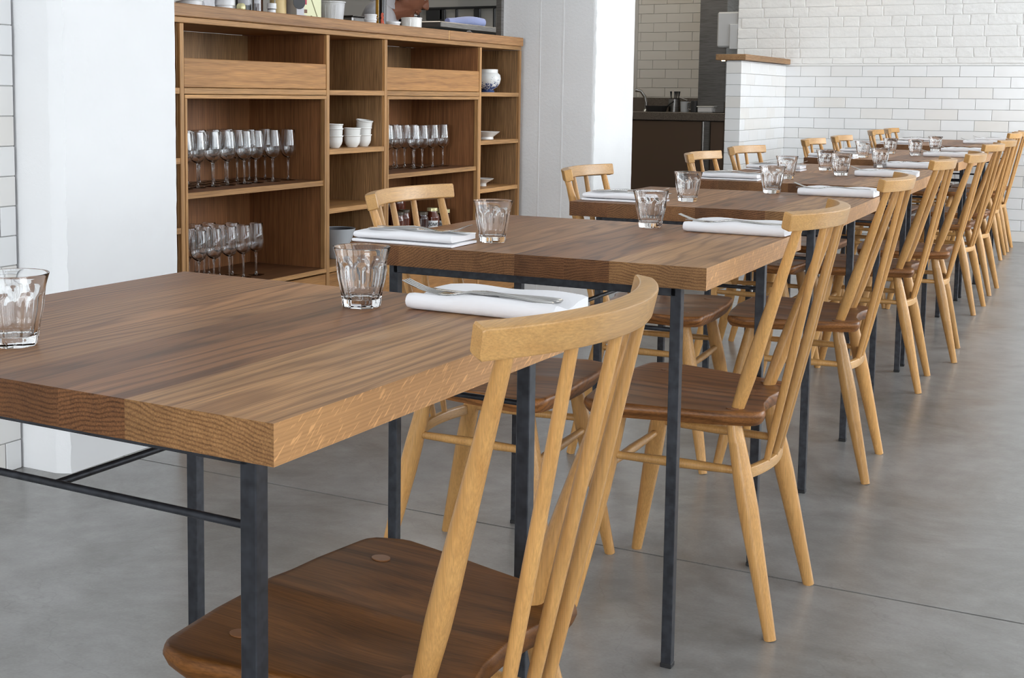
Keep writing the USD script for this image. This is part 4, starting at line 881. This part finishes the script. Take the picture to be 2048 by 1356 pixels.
k3 = thing('coffee_pot', 'dark pot with a steel handle in front of the steel column', 'pot', (-2.775, 9.78, KZ)); obj('body', lathe([(0, 0), (0.042, 0), (0.040, 0.085), (0.036, 0.098), (0, 0.099)], 28), 'iron_dark', k3, smooth=40); obj('handle', tube([(-0.035, -0.01, 0.085), (-0.065, -0.012, 0.075), (-0.062, -0.012, 0.03), (-0.036, -0.01, 0.02)], 0.006, 8), 'cutlery_steel', k3, smooth=50)
k4 = thing('plastic_tub', 'low white rectangular tub on the kitchen counter end', 'tub', (-2.625, 9.62, KZ)); obj('body', box(-0.065, 0.065, -0.05, 0.05, 0, 0.05, 0.008), 'plastic_white', k4); obj('rim', box(-0.07, 0.07, -0.055, 0.055, 0.046, 0.054, 0.002), 'porcelain', k4)
k5 = thing('jug', 'tall white plastic jug at the right end of the kitchen counter', 'jug', (-2.50, 9.70, KZ)); obj('body', lathe([(0, 0), (0.030, 0), (0.040, 0.105), (0.043, 0.108), (0.043, 0.115), (0.037, 0.115), (0.028, 0.004), (0, 0.004)], 28), 'porcelain', k5, smooth=40)
ul = thing('under_cap_lamp', 'small warm lamp glowing under the overhanging wooden cap', 'lamp', (-2.068, 8.20, 1.300)); obj('bulb', lathe([(0, 0), (0.012, 0.002), (0.014, 0.0085), (0, 0.0085)], 16), 'warm_bulb', ul, smooth=50)

wlm = thing('wall_lamp', 'warm downlight on a short arm over the painted brick wall', 'lamp', (-1.37, 9.20, 2.16))
obj('arm', tube([(0, 0.225, 0.10), (0, 0.06, 0.11), (0, 0, 0.07)], 0.008, 8), 'iron_dark', wlm, smooth=50)
obj('shade', lathe([(0, 0.075), (0.02, 0.075), (0.075, 0.0), (0.073, 0.0), (0.019, 0.070), (0, 0.070)], 32), 'iron_dark', wlm, smooth=40)
obj('bulb', lathe([(0, -0.005), (0.02, 0.0), (0.03, 0.022), (0.018, 0.05), (0, 0.06)], 20), 'warm_lamp', wlm, smooth=50)

# raised steel pass with ovens under it, blue cloth, plates
ps = thing('steel_pass', 'raised steel kitchen shelf over black ovens, behind the man in white', 'shelf', (0, 0, 0))
obj('shelf_top', box(-3.95, -3.22, 6.10, 7.62, 1.455, 1.492, 0.004), 'brushed_steel', ps)
for y in (6.13, 6.86, 7.58): obj('post', box(-3.47, -3.44, y-0.015, y+0.015, 0.0, 1.455), 'brushed_steel', ps)
obj('oven_front', box(-3.93, -3.50, 6.16, 7.56, 0.3, 1.454), 'oven_black', ps)
cl = thing('blue_cloth', 'folded pale blue cloth lying on the raised steel shelf', 'cloth', (-3.385, 6.73, 1.4925), 0.972)
fr = []
for t in np.linspace(0, 1, 16):
    rr_ = 0.030 - 0.004*math.cos(5*t); fr.append((np.array([-0.135+0.27*t, 0.004*math.sin(7*t), rr_+0.0005]), np.array([0, rr_*1.5, 0]), np.array([0, 0, rr_])))
obj('fold', sweep(fr, np.array([(math.cos(a), math.sin(a)) for a in np.linspace(0, 2*PI, 16, endpoint=False)])), 'cloth_blue', cl, smooth=50)
obj('fold', box(-0.40, -0.12, -0.055, 0.06, 0, 0.010, 0.003), 'cloth_blue', cl)
for i in range(3):
    t = thing('plate', ['bottom plate of the dark stack on the steel shelf', 'middle plate of the dark stack on the steel shelf', 'pale oval plate on top of the stack behind the steel shelf'][i], 'plate', (-3.78, 6.52, 1.493+i*0.024), 0, 'stacked plates on the steel shelf')
    obj('body', lathe([(0, 0), (0.07, 0), (0.13, 0.018), (0.13, 0.022), (0.07, 0.006), (0, 0.006)], 32), 'porcelain' if i == 2 else 'iron_dark', t, smooth=40)
rl = thing('utensil_rail', 'dark rail with hanging tools on the far kitchen wall', 'rail', (0, 0, 0)); obj('bar', tube([(-5.9, YK-0.06, 1.86), (-4.6, YK-0.06, 1.86)], 0.012, 8), 'iron_dark', rl)
for i, (x, w, h) in enumerate(((-5.62, .012, .22), (-5.44, .09, .10), (-5.35, .03, .16), (-5.2, .012, .24), (-4.98, .035, .34), (-4.80, .012, .2))): obj('hanging_tool', box(x-w, x+w, YK-0.07, YK-0.045, 1.85-h, 1.85, 0.006), 'iron_dark', rl)
mx = thing('stand_mixer', 'dark heavy kitchen machine at the right end of the steel shelf', 'machine', (-4.6, 8.75, 0.0), 0.0); obj('body', from_man(hull_spheres([((0, -0.25, 1.52), .08), ((0, 0.25, 1.50), .10), ((0, 0, 1.62), .07), ((0, -.2, 1.0), .12), ((0, .3, 1.0), .12)], 12)), 'iron_dark', mx, smooth=50); obj('base', box(-.2, .2, -.35, .45, 0, 1.0, .02), 'brushed_steel', mx)
hc = thing('wall_cabinet', 'pale wall cabinet at the top right of the kitchen view', 'cabinet', (0, 0, 0)); obj('body', box(-5.1, -4.55, YK-0.35, YK-0.01, 1.975, 2.6, 0.004), 'cream_carton', hc)

# ------------------------------------------------------------------ people in the kitchen
def person(label, loc, face, shirt, beard, height=1.72, lean=0.0, bow=0.25, fwd=0.0, drop=0.0):
    """faces local +x; one continuous body, clothes and hair as children"""
    k = height/1.72; t = thing('person', label, 'person', loc, face)
    def V(x, y, z): return np.array([x, y, z])*k
    hc_ = V(0.035+lean+fwd, 0, 1.585-drop); cb_, sb_ = math.cos(bow), math.sin(bow)
    def HV(x, y, z): return hc_ + V(x*cb_+z*sb_, y, -x*sb_+z*cb_)
    def limb(a, ra, b, rb): return hull_spheres([(a, ra*k), (b, rb*k)], 16)
    hip, sh = V(0, 0, 0.93), V(0.02+lean*0.6, 0, 1.40)
    parts = [hull_spheres([(V(0, -.08, .94), .10*k), (V(0, .08, .94), .10*k), (V(.01+lean*.3, -.07, 1.12), .095*k), (V(.01+lean*.3, .07, 1.12), .095*k)], 16),
             hull_spheres([(V(.01+lean*.3, -.07, 1.12), .095*k), (V(.01+lean*.3, .07, 1.12), .095*k), (V(.02+lean*.6, -.13, 1.34), .075*k), (V(.02+lean*.6, .13, 1.34), .075*k)], 16),
             limb(V(.02+lean*.7, 0, 1.38), .062, hc_+V(-.015, 0, -.06), .054)]
    # head: cranium, jaw, chin, nose, lips, ears
    h = [hull_spheres([(HV(-.02, 0, .045), .088*k), (HV(.012, 0, .035), .082*k), (HV(.02, 0, -.02), .070*k)], 20),
         hull_spheres([(HV(.035, 0, -.075), .034*k), (HV(.0, -.035, -.045), .036*k), (HV(.0, .035, -.045), .036*k), (HV(.045, 0, .02), .052*k)], 16),
         hull_spheres([(HV(.092, 0, .012), .009*k), (HV(.108, 0, -.016), .012*k), (HV(.088, -.011, -.020), .009*k), (HV(.088, .011, -.020), .009*k)], 12),
         hull_spheres([(HV(.078, -.018, -.050), .008*k), (HV(.086, 0, -.048), .009*k), (HV(.078, .018, -.050), .008*k)], 12),
         hull_spheres([(HV(.076, -.016, -.060), .008*k), (HV(.083, 0, -.062), .009*k), (HV(.076, .016, -.060), .008*k)], 12),
         hull_spheres([(HV(.060, 0, -.094), .018*k), (HV(.045, 0, -.090), .024*k)], 12)]
    for s in (-1, 1): h.append(hull_spheres([(HV(-.012, s*.080, .012), .012*k), (HV(-.006, s*.078, -.022), .009*k), (HV(-.02, s*.087, .008), .008*k)], 10))
    arms, legs = [], []
    for s in (-1, 1):
        S, E_, W = V(.02+lean*.6, s*.185, 1.36), V(.04+lean*.6, s*.235, 1.09), V(.27+lean*.6, s*.17, 1.06)
        arms += [limb(V(.02+lean*.6, s*.12, 1.35), .06, S, .058), limb(S, .054, E_, .042), limb(E_, .041, W, .028)]
        hand = [hull_spheres([(W, .026*k), (W+V(.05, -s*.022, -.004), .016*k), (W+V(.06, s*.016, -.004), .015*k)], 12)]
        for j, (dy, ln) in enumerate(((-.024, .062), (-.008, .072), (.006, .068), (.019, .052))):
            p0 = W+V(.058, -s*dy*-1, -.006); p1 = p0+V(ln*.5, 0, -.012); p2 = p1+V(ln*.35, 0, -.026); hand += [limb(p0, .0092, p1, .0085), limb(p1, .0085, p2, .0075)]
        hand += [limb(W+V(.02, -s*.024, 0), .012, W+V(.05, -s*.052, -.01), .010), limb(W+V(.05, -s*.052, -.01), .010, W+V(.078, -s*.050, -.02), .008)]
        arms += hand
        legs += [limb(V(0, s*.085, .92), .088, V(.01, s*.095, .50), .060), limb(V(.01, s*.095, .50), .058, V(-.01, s*.10, .09), .042), hull_spheres([(V(-.03, s*.10, .045), .04*k), (V(.13, s*.11, .032), .032*k)], 14)]
    body = m3.Manifold.batch_boolean(parts + h + arms + legs, m3.OpType.Add)
    bm_ = from_man(body.refine_to_length(0.02*k)); bm_.merge_vertices(); trimesh.smoothing.filter_taubin(bm_, iterations=6); bm_.vertices[:, 2] -= min(0, bm_.vertices[:, 2].min()) + max(0, bm_.vertices[:, 2].min())
    obj('body', bm_, 'skin', t, smooth=60)
    def grow(items, d):
        m = m3.Manifold.batch_boolean(items, m3.OpType.Add).refine_to_length(0.025*k); q = from_man(m); q.merge_vertices(); trimesh.smoothing.filter_taubin(q, iterations=8)
        q.vertices += q.vertex_normals*d; return q
    sleeves = []
    for s in (-1, 1):
        S, E_, W = V(.02+lean*.6, s*.185, 1.36), V(.04+lean*.6, s*.235, 1.09), V(.27+lean*.6, s*.17, 1.06)
        sleeves += [limb(V(.02+lean*.6, s*.12, 1.35), .06, S, .058), limb(S, .054, E_, .044), limb(E_, .042, E_+(W-E_)*0.7, .036)]
    jk = obj('jacket' if shirt == 'jacket_white' else 'shirt', grow(parts[:2]+sleeves, 0.012), shirt, t, smooth=60)
    # open collar: two lapels standing round the neck
    for s in (-1, 1):
        c0 = V(.035+lean*.8, 0, 1.435); fr = []
        for a in np.linspace(0.25, 2.9, 10):
            o = c0 + V(.075*math.cos(a), s*.078*math.sin(a), .012 - .035*math.cos(a)*0.9); fr.append((o, np.array([math.cos(a), s*math.sin(a), 0.25])*0.006*k, np.array([-.25*math.cos(a), -.25*s*math.sin(a), 1.0])*0.030*k))
        obj('collar', sweep(fr, rrect(2, 2, .6, 2)), shirt, jk, smooth=50)
    obj('trousers', grow([parts[0]]+[x for i, x in enumerate(legs) if i % 3 < 2], 0.012), 'trousers_dark', t, smooth=60)
    hair = [hull_spheres([(HV(-.035, 0, .055), .090*k), (HV(.0, 0, .075), .076*k)], 20), hull_spheres([(HV(-.055, 0, .0), .070*k), (HV(-.05, 0, -.03), .055*k)], 16)]
    if beard: hair += [hull_spheres([(HV(.055, 0, -.100), .034*k), (HV(.02, -.045, -.070), .036*k), (HV(.02, .045, -.070), .036*k), (HV(.045, 0, -.125), .026*k)], 14), hull_spheres([(HV(0, -.072, -.01), .018*k), (HV(.015, -.058, -.06), .026*k)], 10), hull_spheres([(HV(0, .072, -.01), .018*k), (HV(.015, .058, -.06), .026*k)], 10)]
    hq = from_man(m3.Manifold.batch_boolean(hair, m3.OpType.Add).refine_to_length(0.010*k)); hq.merge_vertices()
    hv = hq.vertices; hv += hq.vertex_normals*((meshkit.noise(hv*95, 5)-0.35)[:, None]*(0.018 if beard else 0.010)); hq.vertices = hv
    obj('hair', hq, 'hair_dark', t, smooth=60)
    for s in (-1, 1):
        e = trimesh.creation.icosphere(2, 0.0125*k); e.apply_translation(HV(.074, s*.031, .018)); obj('eye', e, 'eye_white', t, smooth=True)
    return t
person('person in a white kitchen jacket seen in profile behind the counter', (-3.166, 5.263, 0), 0.46, 'jacket_white', False, 1.86, bow=0.55, fwd=0.14, drop=0.11)
person('bearded dark haired person in a reddish brown shirt behind the counter', (-3.95, 5.50, 0), -0.75, 'shirt_red', True, 1.80)
